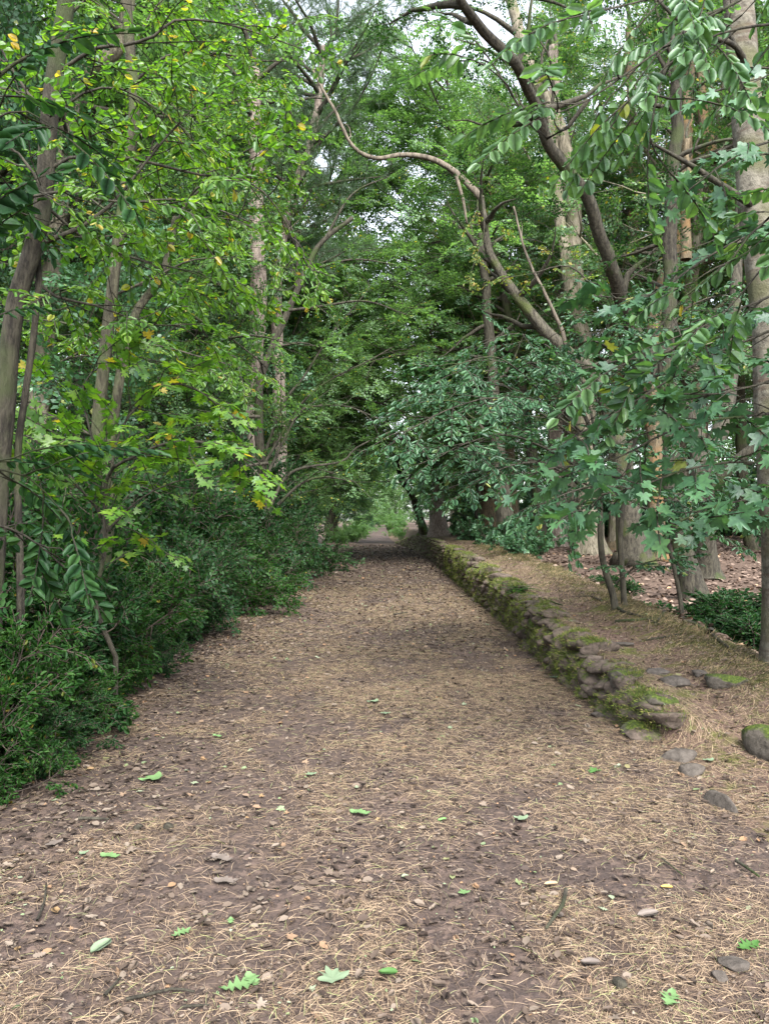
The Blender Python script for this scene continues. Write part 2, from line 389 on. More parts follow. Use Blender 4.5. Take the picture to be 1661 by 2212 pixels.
# ---------------------------------------------------------------- sprays: a leafy twig, leaves and wood kept apart
def make_spray(leaf, n, length, lsize, ang=52, droop=.25, tilt=.35, side=0, seed=0, hang=0.0):
    r = np.random.default_rng(seed); ds = []; ts = []; ss = []; wood = []; ups = []
    def axis(L, p0, d0, m, sz):
        k = np.linspace(0, 1, 5); d0 = unit(d0)
        pts = p0 + d0 * (L * k)[:, None] + np.array([0, 0, -droop * L]) * (k ** 2)[:, None]
        wood.append((pts, np.linspace(.005, .002, 5) * max(1, lsize / .08)))
        sd = np.array([d0[1], -d0[0], 0])
        for j in range(m):
            t = .12 + .88 * (j + .5 * r.random()) / m; p = p0 + d0 * L * t + np.array([0, 0, -droop * L * t * t])
            s = 1 if j % 2 else -1; a = radians(ang + r.normal() * 12) * (1 if j < m - 1 else .1)
            d = d0 * cos(a) + sd * s * sin(a) + np.array([0, 0, -.15 - hang + r.normal() * tilt * .5])
            ds.append(d); ts.append(p); ss.append(sz * lsize * (.75 + .5 * r.random()))
            ups.append([r.normal() * tilt, r.normal() * tilt, 1])
    axis(length, np.zeros(3), np.array([0, 1, 0.]), n, 1)
    for j in range(side):
        t = .2 + .65 * (j + r.random() * .5) / max(1, side); s = 1 if j % 2 else -1
        p = np.array([0, length * t, -droop * length * t * t])
        axis(length * .55 * (1.1 - t * .5), p, [s * .8, .65, r.normal() * .12], max(3, int(n * .6)), .95)
    ds, ts, ss, ups = map(np.array, (ds, ts, ss, ups))
    lv = bake(leaf, frames(ds, ups), ss, ts)
    return lv, tubes(wood, 3)
OH, OM, OL, LB, OK_ = leaf_oval_hi(), leaf_oval_mid(), leaf_lo(), leaf_lobed(), leaf_oak()
def pine_tuft():
    r = np.random.default_rng(3); n = 70
    d = unit(r.normal(size=(n, 3)) * [.8, .6, .8] + [0, .7, 0.1]); p = np.outer(r.random(n) * .22, [0, 1, 0])
    V = np.array([(-.012, 0, 0), (.012, 0, 0), (.0, 1, 0)]); 
    return bake((V * [1.2, 1, 1], [np.array([(0, 1, 2)])]), frames(d, [0, 0, 1.]), np.full(n, .13), p), tubes([(np.array([[0, 0, 0], [0, .12, 0], [0, .25, 0.]]), np.array([.006, .005, .003]))], 3)
SPR = {
    'elm': [make_spray(OH, 11, .42, .076, side=0, seed=k, hang=.35, droop=.3) for k in range(5)],
    'elm2': [make_spray(OH, 11, .40, .060, side=2, seed=k + 9, hang=.2, droop=.25) for k in range(5)],
    'syc': [make_spray(LB, 7, .30, .128, ang=62, side=0, seed=k + 20, hang=.45, droop=.3, tilt=.45) for k in range(5)],
    'syc2': [make_spray(LB, 7, .34, .105, ang=60, side=1, seed=k + 30, hang=.15, droop=.15) for k in range(4)],
    'small': [make_spray(OM, 11, .32, .055, side=2, seed=k + 40, tilt=.5, hang=.05) for k in range(5)],
    'smallhi': [make_spray(OH, 9, .26, .052, side=2, seed=k + 50, tilt=.4, hang=.05) for k in range(4)],
    'midd': [make_spray(OM, 14, .60, .072, side=4, seed=k + 60, tilt=.45) for k in range(5)],
    'canopy': [make_spray(OL, 16, .95, .122, side=6, seed=k + 70, tilt=.6) for k in range(6)],
    'farc': [make_spray(OL, 12, 1.5, .20, side=4, seed=k + 80, tilt=.7) for k in range(5)],
    'rhodo': [make_spray(OM, 9, .16, .12, ang=70, side=0, seed=k + 90, tilt=.3, droop=-.2) for k in range(3)],
    'pine': [pine_tuft()],
}
UP = np.array([0, 0, 1.])
class Tree:
    def __init__(s, seed=0):
        s.r = np.random.default_rng(seed); s.wood = {}; s.sp = {}; s.trunks = []; s.seed = seed
    def rod(s, pts, rad, sides=5): s.wood.setdefault(sides, []).append((pts, rad))
    def spray(s, key, p, d, sc=1.0, tilt=.35):
        s.sp.setdefault(key, []).append((p, d, unit(UP + s.r.normal(size=3) * tilt), sc))
    def curve(s, p, d, L, n=6, wob=.18, trop=0.0):
        d = unit(d); pts = [np.array(p, float)]
        for k in range(n - 1):
            d = unit(d + s.r.normal(size=3) * wob + UP * trop); pts.append(pts[-1] + d * L / (n - 1))
        return np.array(pts)
    def twigs(s, pts, key, step, L, sc=1.0, t0=.1, ang=55, both=True, trop=-.03, rad=.006, sub=True, tilt=.35, flat=.25):
        """side twigs ending in sprays all along a curve"""
        seg = np.linalg.norm(np.diff(pts, axis=0), axis=1); cum = np.concatenate([[0], np.cumsum(seg)]); tot = cum[-1]
        x = t0 * tot; k = 0
        while x < tot:
            i = min(len(pts) - 2, np.searchsorted(cum, x) - 1); i = max(i, 0)
            f = (x - cum[i]) / (seg[i] + 1e-9); p = pts[i] * (1 - f) + pts[i + 1] * f; T = unit(pts[i + 1] - pts[i])
            sd = unit(np.cross(T, UP) + s.r.normal(size=3) * .12); a = radians(ang + s.r.normal() * 12)
            d = T * cos(a) + sd * (1 if k % 2 else -1) * sin(a) + UP * s.r.normal() * flat
            l = L * (1.15 - .6 * x / tot) * (.6 + .7 * s.r.random())
            if sub:
                c = s.curve(p, d, l, 4, .16, trop); s.rod(c, np.linspace(rad, rad * .45, 4), 3)
                m = max(1, int(l / (step * 1.3)))
                for j in range(m):
                    q = c[1] + (c[3] - c[1]) * (j / max(1, m - 1) if m > 1 else 1)
                    dd = unit(c[3] - c[0]) + unit(np.cross(c[3] - c[0], UP)) * (.8 if j % 2 else -.8) * (j < m - 1) + s.r.normal(size=3) * .15
                    s.spray(key, q, dd, sc * (.85 + .3 * s.r.random()), tilt)
            else: s.spray(key, p, d, sc * (.8 + .4 * s.r.random()), tilt)
            x += step * (.7 + .6 * s.r.random()); k += 1
        s.spray(key, pts[-1], pts[-1] - pts[-2], sc, tilt)
    def trunk(s, pts, r0, r1, sides=16, step=.15, knob=.12, flare=.5, wob=.0, power=1.0):
        q = smooth_poly(pts, step, wob, s.seed + len(s.trunks)); s.trunks.append(trunk_mesh(q, r0, r1, sides, knob, flare, s.seed * 3.1 + len(s.trunks), power)); return q
    def build(s, name, base, leaf, bark, label=None, cat='tree', group=None, twigmat=None, crown='crown', trunkname='trunk'):
        root = empty(name, base); b = np.array(base, float)
        if s.trunks:
            for i, (V, F) in enumerate(s.trunks): mk(trunkname if i == 0 or trunkname != 'trunk' else 'limb', V - b, F, bark, root, True)
        big = [(p, r_, k) for k, v in s.wood.items() if k >= 6 for p, r_ in v]
        if len(big) <= 40:
            for p, r_, k in big:
                V, F = tubes([(p, r_)], k); mk('branch', V - b, F, twigmat or bark, root, True)
            wl = [tubes(v, k) for k, v in s.wood.items() if k < 6]
        else: wl = [tubes(v, k) for k, v in s.wood.items()]
        cr = []
        for key, L in s.sp.items():
            pr = SPR[key]; idx = s.r.integers(0, len(pr), len(L))
            for k in range(len(pr)):
                g = [L[i] for i in np.nonzero(idx == k)[0]]
                if not g: continue
                t, d, u, sc = (np.array(z) for z in zip(*g)); R = frames(d, u)
                cr.append(bake(pr[k][0], R, sc, t)); wl.append(bake(pr[k][1], R, sc, t))
        if wl:
            V, F = merge(wl)
            if len(V): mk('twigs' if cat in ('tree', 'branch') else 'stems', V - b, F, twigmat or bark, root)
        if cr:
            V, F = merge(cr); mk(crown, V - b, F, leaf, root)
        return tag(root, label, cat, group)
def copy_tree(root, loc, rz, sc, label, group=None, name=None):
    c = root.copy(); SC.collection.objects.link(c); c.location = tuple(map(float, loc)); c.rotation_euler = (0, 0, rz)
    c.scale = (sc, sc, sc) if np.isscalar(sc) else sc
    for ch in root.children:
        k = ch.copy(); SC.collection.objects.link(k); k.parent = c
    tag(c, label, None, group); return c

# generic tree prototype around the origin
def gen_tree(seed, Ht, cb, R, n1, key, r0=.22, sec=7, spn=.85, sc=1.0, lean=0.0, low=.2, trop=.05, dens=1.0):
    t = Tree(seed); r = t.r
    pts = [np.array([0, 0, -.3])]; x = np.zeros(2); dv = r.normal(size=2) * .04 + [lean, 0]
    for k in range(1, 9):
        x = x + dv * Ht / 8 + r.normal(size=2) * .12; dv = dv * .9 + r.normal(size=2) * .02
        pts.append(np.array([x[0], x[1], Ht * k / 8 * .97]))
    q = t.trunk(pts, r0, r0 * .12, 10, .4, .1, .45)
    for k in range(n1):
        h = cb + (Ht - cb) * ((k + r.random()) / n1) ** .9; i = int(np.clip(h / Ht * (len(q) - 1), 0, len(q) - 2))
        f = (h - cb) / (Ht - cb); az = k * 2.4 + r.random() * .8
        el = low + .8 * f + r.normal() * .12; L = R * (1 - .65 * f ** 1.6) * (.75 + .45 * r.random())
        d = np.array([cos(az) * cos(el), sin(az) * cos(el), sin(el)])
        c = t.curve(q[i], d, L, 8, .13, trop); rb = r0 * (.34 - .22 * f)
        t.rod(c, np.linspace(rb, .008, 8), 5)
        for j in range(sec):
            g = .22 + .78 * j / sec; a = c[int(g * 7)]; T = unit(c[min(7, int(g * 7) + 1)] - c[int(g * 7)] + 1e-6 * UP)
            sd = unit(np.cross(T, UP)) * (1 if j % 2 else -1)
            d2 = T * .65 + sd * .75 + UP * r.normal() * .3
            c2 = t.curve(a, d2, L * .42 * (1.2 - g * .6), 5, .16, .03); t.rod(c2, np.linspace(rb * .4, .005, 5), 4)
            t.twigs(c2, key, spn / dens, spn * .55, sc, .15, sub=False, flat=.5, tilt=.55)
        t.twigs(c, key, spn / dens, spn, sc, .3, sub=False, flat=.5, tilt=.55)
    return t
def gen_arch(seed, Ht, cb, R, n1, key, r0=.2, spn=.6, sc=1.0, lean=.25, span=1.1):
    t = Tree(seed); r = t.r; pts = [np.array([0, 0, -.3])]
    for k in range(1, 9):
        f = k / 8; pts.append(np.array([lean * Ht * f ** 1.7 + r.normal() * .1, r.normal() * .18, Ht * f]))
    q = t.trunk(pts, r0, r0 * .15, 10, .4, .1, .45)
    for k in range(n1):
        f = (k + r.random()) / n1; h = cb + (Ht - cb) * f; i = int(np.clip(h / Ht * (len(q) - 1), 0, len(q) - 2))
        az = r.normal() * span * .75; el = .32 + .5 * f + r.normal() * .15; L = R * (1 - .45 * f) * (.7 + .5 * r.random())
        c = t.curve(q[i], [cos(az) * cos(el), sin(az) * cos(el), sin(el)], L, 10, .11, -.028); rb = r0 * (.36 - .2 * f)
        t.rod(c, np.linspace(rb, .008, 10), 5)
        for j in range(9):
            g = .15 + .85 * j / 9; ii = min(8, int(g * 9)); a = c[ii]; T = unit(c[ii + 1] - c[ii]); sd = unit(np.cross(T, UP)) * (1 if j % 2 else -1)
            c2 = t.curve(a, T * .7 + sd * .75 + UP * (r.normal() * .3), L * .38 * (1.25 - g * .6), 6, .15, -.01); t.rod(c2, np.linspace(rb * .35, .005, 6), 4)
            t.twigs(c2, key, spn, .35, sc, .1, sub=False, flat=.4, tilt=.45)
        t.twigs(c, key, spn, .35, sc, .2, sub=False, flat=.4, tilt=.45)
    return t
def gen_bush(seed, h, R, key, n, sc=1.0, stems=14, lean=(0, 0)):
    t = Tree(seed); r = t.r
    for k in range(stems):
        a = r.random() * 6.28; el = .5 + r.random() * .9; st = np.array([cos(a), sin(a), 0]) * R * .35 * r.random()
        d = np.array([cos(a) * cos(el) + lean[0], sin(a) * cos(el) + lean[1], sin(el)])
        L = (h * sin(el) + R * cos(el)) * (.7 + .4 * r.random())
        c = t.curve(st + [0, 0, -.05], d, L, 8, .14, .02 - .05 * cos(el)); t.rod(c, np.linspace(.014, .004, 8), 4)
        for j in range(n):
            g = .12 + .88 * (j + r.random()) / n; i = min(6, int(g * 7)); a0 = c[i]
            d2 = unit(unit(c[i + 1] - c[i]) * .5 + r.normal(size=3) * .7 + UP * .05)
            c2 = t.curve(a0, d2, (.25 + .3 * r.random()) * h * .5, 4, .2, 0); t.rod(c2, np.linspace(.005, .002, 4), 3)
            t.spray(key, c2[1], d2 + r.normal(size=3) * .3, sc, .6); t.spray(key, c2[2], d2 + r.normal(size=3) * .5, sc, .6); t.spray(key, c2[3], d2, sc, .6)
    return t

# ---------------------------------------------------------------- stones
def stone_template(nu=14, nv=9, pw=4.0):
    th = np.linspace(0, pi, nv); ph = np.arange(nu) * 2 * pi / nu
    V = [(0, 0, 1)]
    for t in th[1:-1]:
        for p in ph: V.append((sin(t) * cos(p), sin(t) * sin(p), cos(t)))
    V.append((0, 0, -1)); V = np.array(V); V = V / (np.abs(V) ** pw).sum(1, keepdims=True) ** (1 / pw)
    F4 = []; F3 = []
    for j in range(nu): F3.append((0, 1 + j, 1 + (j + 1) % nu))
    for i in range(nv - 3):
        for j in range(nu):
            a = 1 + i * nu; F4.append((a + j, a + nu + j, a + nu + (j + 1) % nu, a + (j + 1) % nu))
    a = 1 + (nv - 3) * nu
    for j in range(nu): F3.append((a + j, len(V) - 1, a + (j + 1) % nu))
    return V, [np.array(F4), np.array(F3)]
def stones(cs, sz, rz, seed=0, tmpl=None, rough=.16, tiltx=.08):
    r = np.random.default_rng(seed); V, Fs = tmpl or stone_template(); n = len(cs)
    cs, sz, rz = map(np.asarray, (cs, sz, rz))
    ph = r.random((n, 4, 3)) * 6.28; fr = r.normal(size=(n, 4, 3)) * np.array([1.3, 1.8, 3.2, 6])[None, :, None]
    am = np.array([.5, .35, .2, .12])
    d = sum(am[k] * np.sin((V[None] * fr[:, k:k + 1]).sum(-1) + ph[:, k, :1]) for k in range(4))
    VV = V[None] * (1 + rough * d[..., None])
    for k in range(13):
        nk = unit(r.normal(size=(n, 3))); hk = .56 + .3 * r.random(n); ex = np.maximum(0, (VV * nk[:, None]).sum(-1) - hk[:, None]); VV = VV - nk[:, None] * (ex * .92)[..., None]
    VV = VV * sz[:, None] * .62; VV = VV + (VV + 1e-6) * .16 * fbm(VV[..., 0] * 38 + ph[:, :1, 0] * 9, VV[..., 1] * 38 + VV[..., 2] * 30, 2)[..., None]
    tx = r.normal(size=n) * tiltx; c, s = np.cos(tx)[:, None], np.sin(tx)[:, None]
    y, z = VV[..., 1] * c - VV[..., 2] * s, VV[..., 1] * s + VV[..., 2] * c; VV = np.stack([VV[..., 0], y, z], -1)
    c, s = np.cos(rz)[:, None], np.sin(rz)[:, None]
    x, y = VV[..., 0] * c - VV[..., 1] * s, VV[..., 0] * s + VV[..., 1] * c
    VV = np.stack([x, y, VV[..., 2]], -1) + cs[:, None]
    off = (np.arange(n) * len(V))[:, None, None]
    return VV.reshape(-1, 3), [(f[None] + off).reshape(-1, f.shape[1]) for f in Fs], VV
def stonemat(name, c1, c2, moss_amt=.5, up=.3):
    m, n, out = newmat(name)
    tc = n.nodes.new('ShaderNodeTexCoord'); O = tc.outputs['Object']
    a = n.nodes.new('ShaderNodeTexNoise'); a.inputs['Scale'].default_value = 22; a.inputs['Detail'].default_value = 7; a.inputs['Roughness'].default_value = .7; n.links.new(O, a.inputs['Vector'])
    col = ramp(n, a.outputs[0], [(.3, c1), (.65, c2)])
    g = n.nodes.new('ShaderNodeNewGeometry'); sx = n.nodes.new('ShaderNodeSeparateXYZ'); n.links.new(g.outputs['Normal'], sx.inputs[0])
    b = n.nodes.new('ShaderNodeTexNoise'); b.inputs['Scale'].default_value = 3.5; b.inputs['Detail'].default_value = 6; b.inputs['Roughness'].default_value = .65; n.links.new(O, b.inputs['Vector'])
    ma = n.nodes.new('ShaderNodeMath'); ma.operation = 'MULTIPLY_ADD'; ma.inputs[1].default_value = up; n.links.new(sx.outputs['Z'], ma.inputs[0]); n.links.new(b.outputs[0], ma.inputs[2])
    f = ramp(n, ma.outputs[0], [(.62 - moss_amt * .3, (0, 0, 0)), (.74 - moss_amt * .3, (1, 1, 1))])
    c = n.nodes.new('ShaderNodeTexNoise'); c.inputs['Scale'].default_value = 70; c.inputs['Detail'].default_value = 3; n.links.new(O, c.inputs['Vector'])
    mc = ramp(n, c.outputs[0], [(.3, (.02, .03, .008)), (.6, (.06, .085, .015)), (.75, (.11, .14, .025))])
    x = n.nodes.new('ShaderNodeMix'); x.data_type = 'RGBA'; n.links.new(f, x.inputs[0]); n.links.new(col, x.inputs[6]); n.links.new(mc, x.inputs[7])
    p = n.nodes.new('ShaderNodeBsdfPrincipled'); p.inputs['Roughness'].default_value = .9; p.inputs['Specular IOR Level'].default_value = .2
    n.links.new(x.outputs[2], p.inputs['Base Color'])
    bp = n.nodes.new('ShaderNodeBump'); bp.inputs['Strength'].default_value = .8; bp.inputs['Distance'].default_value = .02
    n.links.new(a.outputs[0], bp.inputs['Height']); n.links.new(bp.outputs[0], p.inputs['Normal']); n.links.new(p.outputs[0], out.inputs[0]); return m
M['wallstone'] = stonemat('wall_stone', (.03, .025, .02), (.115, .09, .075), .05, .12)
M['rock'] = stonemat('rock_stone', (.035, .03, .026), (.095, .083, .073), -.6, 0)
M['rockmoss'] = stonemat('rock_mossy', (.035, .031, .026), (.10, .088, .075), .12)
M['moss'] = islandmat('moss_blades', [(0, (.03, .045, .010)), (.5, (.075, .105, .016)), (.8, (.13, .17, .024)), (.9, (.16, .14, .05)), (1, (.25, .19, .09))])
M['grassy'] = islandmat('bank_moss_blades', [(0, (.03, .038, .012)), (.45, (.065, .07, .022)), (.7, (.13, .11, .05)), (.88, (.22, .165, .09)), (1, (.34, .255, .15))])
M['needle'] = islandmat('pine_needle', [(0, (.05, .034, .027)), (.3, (.115, .08, .055)), (.6, (.225, .16, .108)), (.93, (.42, .32, .215)), (.96, (.24, .26, .10)), (1, (.28, .30, .15))], .6)
M['litter'] = islandmat('dead_leaf', [(0, (.03, .02, .016)), (.35, (.065, .047, .036)), (.65, (.105, .08, .062)), (.9, (.165, .135, .108)), (.955, (.20, .115, .06)), (.985, (.12, .17, .08)), (1, (.2, .23, .16))], .7)
M['woodlitter'] = islandmat('wood_dead_leaf', [(0, (.042, .028, .022)), (.4, (.095, .066, .052)), (.75, (.15, .108, .086)), (.95, (.22, .165, .133)), (1, (.4, .24, .12))], .7)
M['twig'] = islandmat('twig', [(0, (.025, .018, .015)), (1, (.08, .062, .05))])

wallroot = empty('stone_wall', (0, 0, 0))
C, S, RZ = [], [], []
y = 5.35
for band in range(13):
    y = 5.3 + rng.random() * .2; zc = None
    lay = band
    while y < 76:
        ln = (.10 + .16 * rng.random()) * (1 + .012 * y); hh = .092 + .0 * y
        top = float(wall_h(y) + .01); z = (lay + .5) * hh
        if y > 30: ln *= 1.5
        if z < top + .02:
            last = z + hh > top + .02
            x = float(wall_x(y)) + .02 + .025 * rng.normal() - .03 * (1 - z / max(top, .2)) + .05 * float(fbm(y * .8, z * 3))
            zz = float(H(wall_x(y) - .05, y)) + z
            C.append((x + (.06 if last else 0), y + ln / 2, zz - .02 + .015 * rng.normal())); S.append((.26 * (1.15 if last else 1), ln * 1.15, hh * (1.15 + .5 * rng.random()))); RZ.append(rng.normal() * .10)
        y += ln
C, S, RZ = map(np.array, (C, S, RZ))
# the course at the near end spills out as it crumbles
nearm = C[:, 1] < 26
tn, tf = stone_template(20, 13, 2.8), stone_template(10, 7, 2.8)
v1, f1, near_pts = stones(C[nearm], S[nearm], RZ[nearm], 3, tn, .3, .2)
v2, f2, _ = stones(C[~nearm], S[~nearm], RZ[~nearm], 4, tf, .2, .12)
M['wallmossy'] = stonemat('wall_stone_mossy', (.04, .035, .028), (.13, .10, .08), .3, .15)
mk('stones', v1, f1, M['wallstone'], wallroot, True); mk('far_stones', v2, f2, M['wallmossy'], wallroot, True)
tag(wallroot, 'low mossy dry stone retaining wall running along the right side of the path', 'stone wall')
def blades(P0, L, Wd, up, mat, name, parent=None, spread=.6, kind=None, seg=1):
    n = len(P0); d = unit(np.asarray(up) + rng.normal(size=(n, 3)) * spread); R = frames(d, rng.normal(size=(n, 3)))
    if seg == 1: pr = (np.array([(-.5, 0, 0), (.5, 0, 0), (0, 1, 0.)]), [np.array([(0, 1, 2)])])
    else: pr = (np.array([(-.5, 0, 0), (.5, 0, 0), (-.4, .5, .12), (.4, .5, .12), (0, 1, -.1)]), [np.array([(0, 1, 3, 2)]), np.array([(2, 3, 4)])])
    V = pr[0][None] * np.stack([Wd, L, L], -1)[:, None]
    VV = np.einsum('nij,nvj->nvi', R, V) + P0[:, None]; off = (np.arange(n) * V.shape[1])[:, None, None]
    return mk(name, VV.reshape(-1, 3), [(f[None] + off).reshape(-1, f.shape[1]) for f in pr[1]], mat, parent)
# moss cushions over the wall stones
pts = near_pts.reshape(-1, 3); yv = pts[:, 1]
cn = np.repeat(C[nearm], near_pts.shape[1], 0); nrm = unit(pts - cn)
w = np.clip((fbm(pts[:, 1] * 2.6, pts[:, 2] * 6 + pts[:, 0] * 3, 4) + .10) * 8, 0, 1) * (nrm[:, 2] > -.3) * (nrm[:, 0] < .8) / (1 + yv * .06) * (.35 + .65 * np.clip(nrm[:, 2] + .5, 0, 1))
w = w / w.sum(); NB = 250000; idx = rng.choice(len(pts), NB, p=w)
p0 = pts[idx] + rng.normal(size=(NB, 3)) * .014; nn = nrm[idx] + [-.2, -.1, .25]
k = 1 + .05 * p0[:, 1]
mo = blades(p0, (.012 + .016 * rng.random(NB)) * k, .004 * k, nn, M['moss'], 'moss', wallroot, .55); mo['kind'] = 'stuff'

# ---------------------------------------------------------------- pine needles and dead leaves on the ground
def needles(name, n, xr, yr, ypow, Ln, Wn, dens_fn, mat, label, zoff=.004, lift=.007):
    x = rng.uniform(*xr, n * 3); yy = yr[0] * (yr[1] / yr[0]) ** (rng.random(n * 3) ** ypow)
    keep = rng.random(n * 3) < dens_fn(x, yy); x, yy = x[keep][:n], yy[keep][:n]; n = len(x)
    a = rng.random(n) * 2 * pi; L = Ln(yy) * (.6 + .7 * rng.random(n)); Wd = Wn(yy); cv = rng.normal(size=n) * .07
    s = np.array([-.5, -.17, .17, .5]); dx, dy = np.cos(a), np.sin(a)
    bend = (cv[:, None] * (s ** 2 * 4 - .5)) * L[:, None] * .5
    X = x[:, None] + dx[:, None] * s * L[:, None] - dy[:, None] * bend; Yv = yy[:, None] + dy[:, None] * s * L[:, None] + dx[:, None] * bend
    z0 = H(X, Yv); arc = (lift * rng.random(n))[:, None] * (1 - 4 * s ** 2) * (.4 + rng.random((n, 1))) + (rng.random(n) * .5 * lift)[:, None] + np.outer(rng.normal(size=n) * lift * .35, s)
    Z = np.maximum(z0 + arc, z0 + .001) + zoff
    px, py = -dy[:, None] * Wd[:, None] * .5, dx[:, None] * Wd[:, None] * .5
    px = np.broadcast_to(px, X.shape); py = np.broadcast_to(py, X.shape)
    tap = np.array([.7, 1, 1, .4])
    V = np.stack([np.stack([X - px * tap, Yv - py * tap, Z], -1), np.stack([X + px * tap, Yv + py * tap, Z + .0004], -1)], 2).reshape(n, 8, 3)
    F = np.array([(0, 1, 3, 2), (2, 3, 5, 4), (4, 5, 7, 6)]); F = (F[None] + (np.arange(n) * 8)[:, None, None]).reshape(-1, 4)
    o = mk(name, V.reshape(-1, 3), F, mat); tag(o, label, 'pine needles', None, 'stuff'); return o
def nd(x, y):
    q = fbm(x * .75 + 3, y * .55, 4) * 2.4 + fbm(x * 3 + 20, y * 2.4, 3) * 2.2
    base = np.clip(.46 + q * 1.1, .10, 1)
    t_ = x - wall_x(y); track = (1 - .6 * np.exp(-((t_ - .45 - .2 * fbm(y * .5, y * 0)) / .16) ** 2)) * (1 - .5 * (t_ > .8)) * 1. - .55 * np.exp(-((x + .55) / .35) ** 2) * sm(7, 3, y)
    return base * track * sm(-3.3, -1.6, x + .25 * y * (y < 6) * 0 + .2)
wfun = lambda y: np.maximum(.0012, .00036 * y) * (.5 + .8 * rng.random(len(y)))
needles('pine_needles', 210000, (-3.4, 4.2), (1.9, 30), .95, lambda y: .07 + .003 * y, wfun, lambda x, y: nd(x, y) * (np.abs(x) < y * .62 + .4) * (1 - .9 * sm(12, 29, y)), M['needle'], 'tan pine needles scattered over the path and the bank')
def litter(name, n, xf, yr, ypow, size, dens_fn, mat, label, cat='dead leaves', lift=.01, tilt=.28):
    yy = yr[0] * (yr[1] / yr[0]) ** (rng.random(n) ** ypow); x = xf(yy)
    keep = rng.random(n) < dens_fn(x, yy); x, yy = x[keep], yy[keep]; n = len(x)
    t = np.stack([x, yy, H(x, yy) + .006 + lift * rng.random(n)], -1)
    a = rng.random(n) * 2 * pi; d = np.stack([np.cos(a), np.sin(a), rng.normal(size=n) * tilt * .6], -1)
    R = frames(d, np.stack([rng.normal(size=n) * tilt, rng.normal(size=n) * tilt, np.ones(n)], -1)); s = size(yy) * (.6 + .8 * rng.random(n))
    parts = []; protos = [OH, OK_, LB, OM]; pk = rng.choice(4, n, p=[.3, .2, .12, .38])
    pk = np.where(yy > 14, 3, pk)
    for j, pr in enumerate(protos):
        m = pk == j
        if m.any():
            V0 = pr[0].copy(); V0[:, 2] += .12 * np.sin(V0[:, 0] * 9) * .5 + .1 * (V0[:, 1] - .5) ** 2
            parts.append(bake((V0, pr[1]), R[m], s[m], t[m]))
    V, F = merge(parts); o = mk(name, V, F, mat); tag(o, label, cat, None, 'stuff'); return o
litter('dead_leaves', 34000, lambda y: rng.uniform(-3.6, 3.0, len(y)), (1.9, 60), 1.0, lambda y: .035 + .0012 * y, lambda x, y: np.clip(.30 + .8 * sm(-.9, -2.3, x) + .25 * sm(10, 25, y) + fbm(x, y) * .5, 0, 1), M['litter'], 'brown and grey dead leaves lying on the path')
litter('bark_crumbs', 60000, lambda y: rng.uniform(-3.0, 3.4, len(y)), (1.9, 12), 1.0, lambda y: .009 + .0012 * y, lambda x, y: np.clip(.6 + fbm(x * 2, y * 2) * 2, 0, 1) * (np.abs(x) < y * .62 + .3), M['litter'], 'tiny crumbs of bark and leaf trodden into the path')
litter('leaf_litter', 30000, lambda y: wall_x(y) + 1.4 + rng.random(len(y)) ** 1.1 * y * .75, (7, 60), .8, lambda y: .07 + .0022 * y, lambda x, y: np.clip(.75 + fbm(x * .5, y * .5) * 2, 0, 1), M['woodlitter'], 'pinkish brown leaf litter covering the woodland floor right of the bank', lift=.04, tilt=.5)
litter('leaf_debris', 16000, lambda y: rng.uniform(-2.7, 2.2, len(y)), (9, 70), .9, lambda y: .035 + .0018 * y, lambda x, y: np.clip(.7 + fbm(x * .6, y * .5) * 1.5, 0, 1), M['litter'], 'small dry leaf fragments over the far stretch of path')
litter('hedge_litter', 7000, lambda y: rng.uniform(-5.5, -2.0, len(y)), (3.2, 25), 1.0, lambda y: .05 + .001 * y, lambda x, y: np.full(len(x), .9), M['litter'], 'dead leaves heaped under the left hand shrubs')
# moss and dry grass on the outer lip of the bank
n = 38000; yy = 4.6 * (26 / 4.6) ** rng.random(n); tx = rng.normal(1.12, .26, n); q = fbm(yy * .9, tx * 2) + .18
kp = (rng.random(n) < np.clip(q * 4, 0, 1)) & (tx > .35); yy, tx = yy[kp], tx[kp]; x = wall_x(yy) + tx
p0 = np.stack([x, yy, H(x, yy) - .004], -1); n = len(p0)
sw = fbm(yy * 1.1, x * 1.2) * 3
bl = blades(p0, (.035 + .06 * rng.random(n)) * (1 + .03 * yy), .0026 * (1 + .07 * yy), np.stack([.7 + sw, -.6 + sw * .5, np.full(n, .35)], -1), M['grassy'], 'bank_grass', None, .5, seg=2)
tag(bl, 'mossy dry grass hanging over the outer lip of the bank', 'grass', None, 'stuff')

# ---------------------------------------------------------------- loose stones, each its own thing
def rock(u, v, size, rz, mat, label, seed, sink=.35, tilt=.1, rough=.2, name='stone'):
    g = G(u, v); z = float(H(g[0], g[1]))
    V, F, _ = stones([(0, 0, size[2] * (.5 - sink))], [size], [rz], seed, stone_template(26, 17, 3.0), rough, tilt)
    # broken facets
    V = V + .012 * np.stack([fbm(V[:, 1] * 14 + seed, V[:, 2] * 14), fbm(V[:, 0] * 14, V[:, 2] * 14 + seed), fbm(V[:, 0] * 14, V[:, 1] * 14)], -1)
    o = mk(name, V, F, mat, None, True); o.location = (g[0], g[1], z); return tag(o, label, 'stone')
rock(1408, 1535, (.28, .24, .16), .3, M['rockmoss'], 'big flat topped stone with moss at the near end of the wall', 11, .1)
rock(1350, 1500, (.22, .2, .15), .1, M['rockmoss'], 'rounded stone capped with bright green moss at the end of the wall', 12, -.1)
rock(1375, 1588, (.2, .18, .12), .4, M['rockmoss'], 'lowest mossy stone at the foot of the wall end', 13, .25)
rock(1460, 1478, (.20, .16, .10), .1, M['rock'], 'bare dark grey stone set in the bank near its middle', 14, .42)
rock(1572, 1478, (.26, .2, .12), -.2, M['rockmoss'], 'grey stone with a streak of moss on the bank, nearest the right edge trunk', 15, .42)
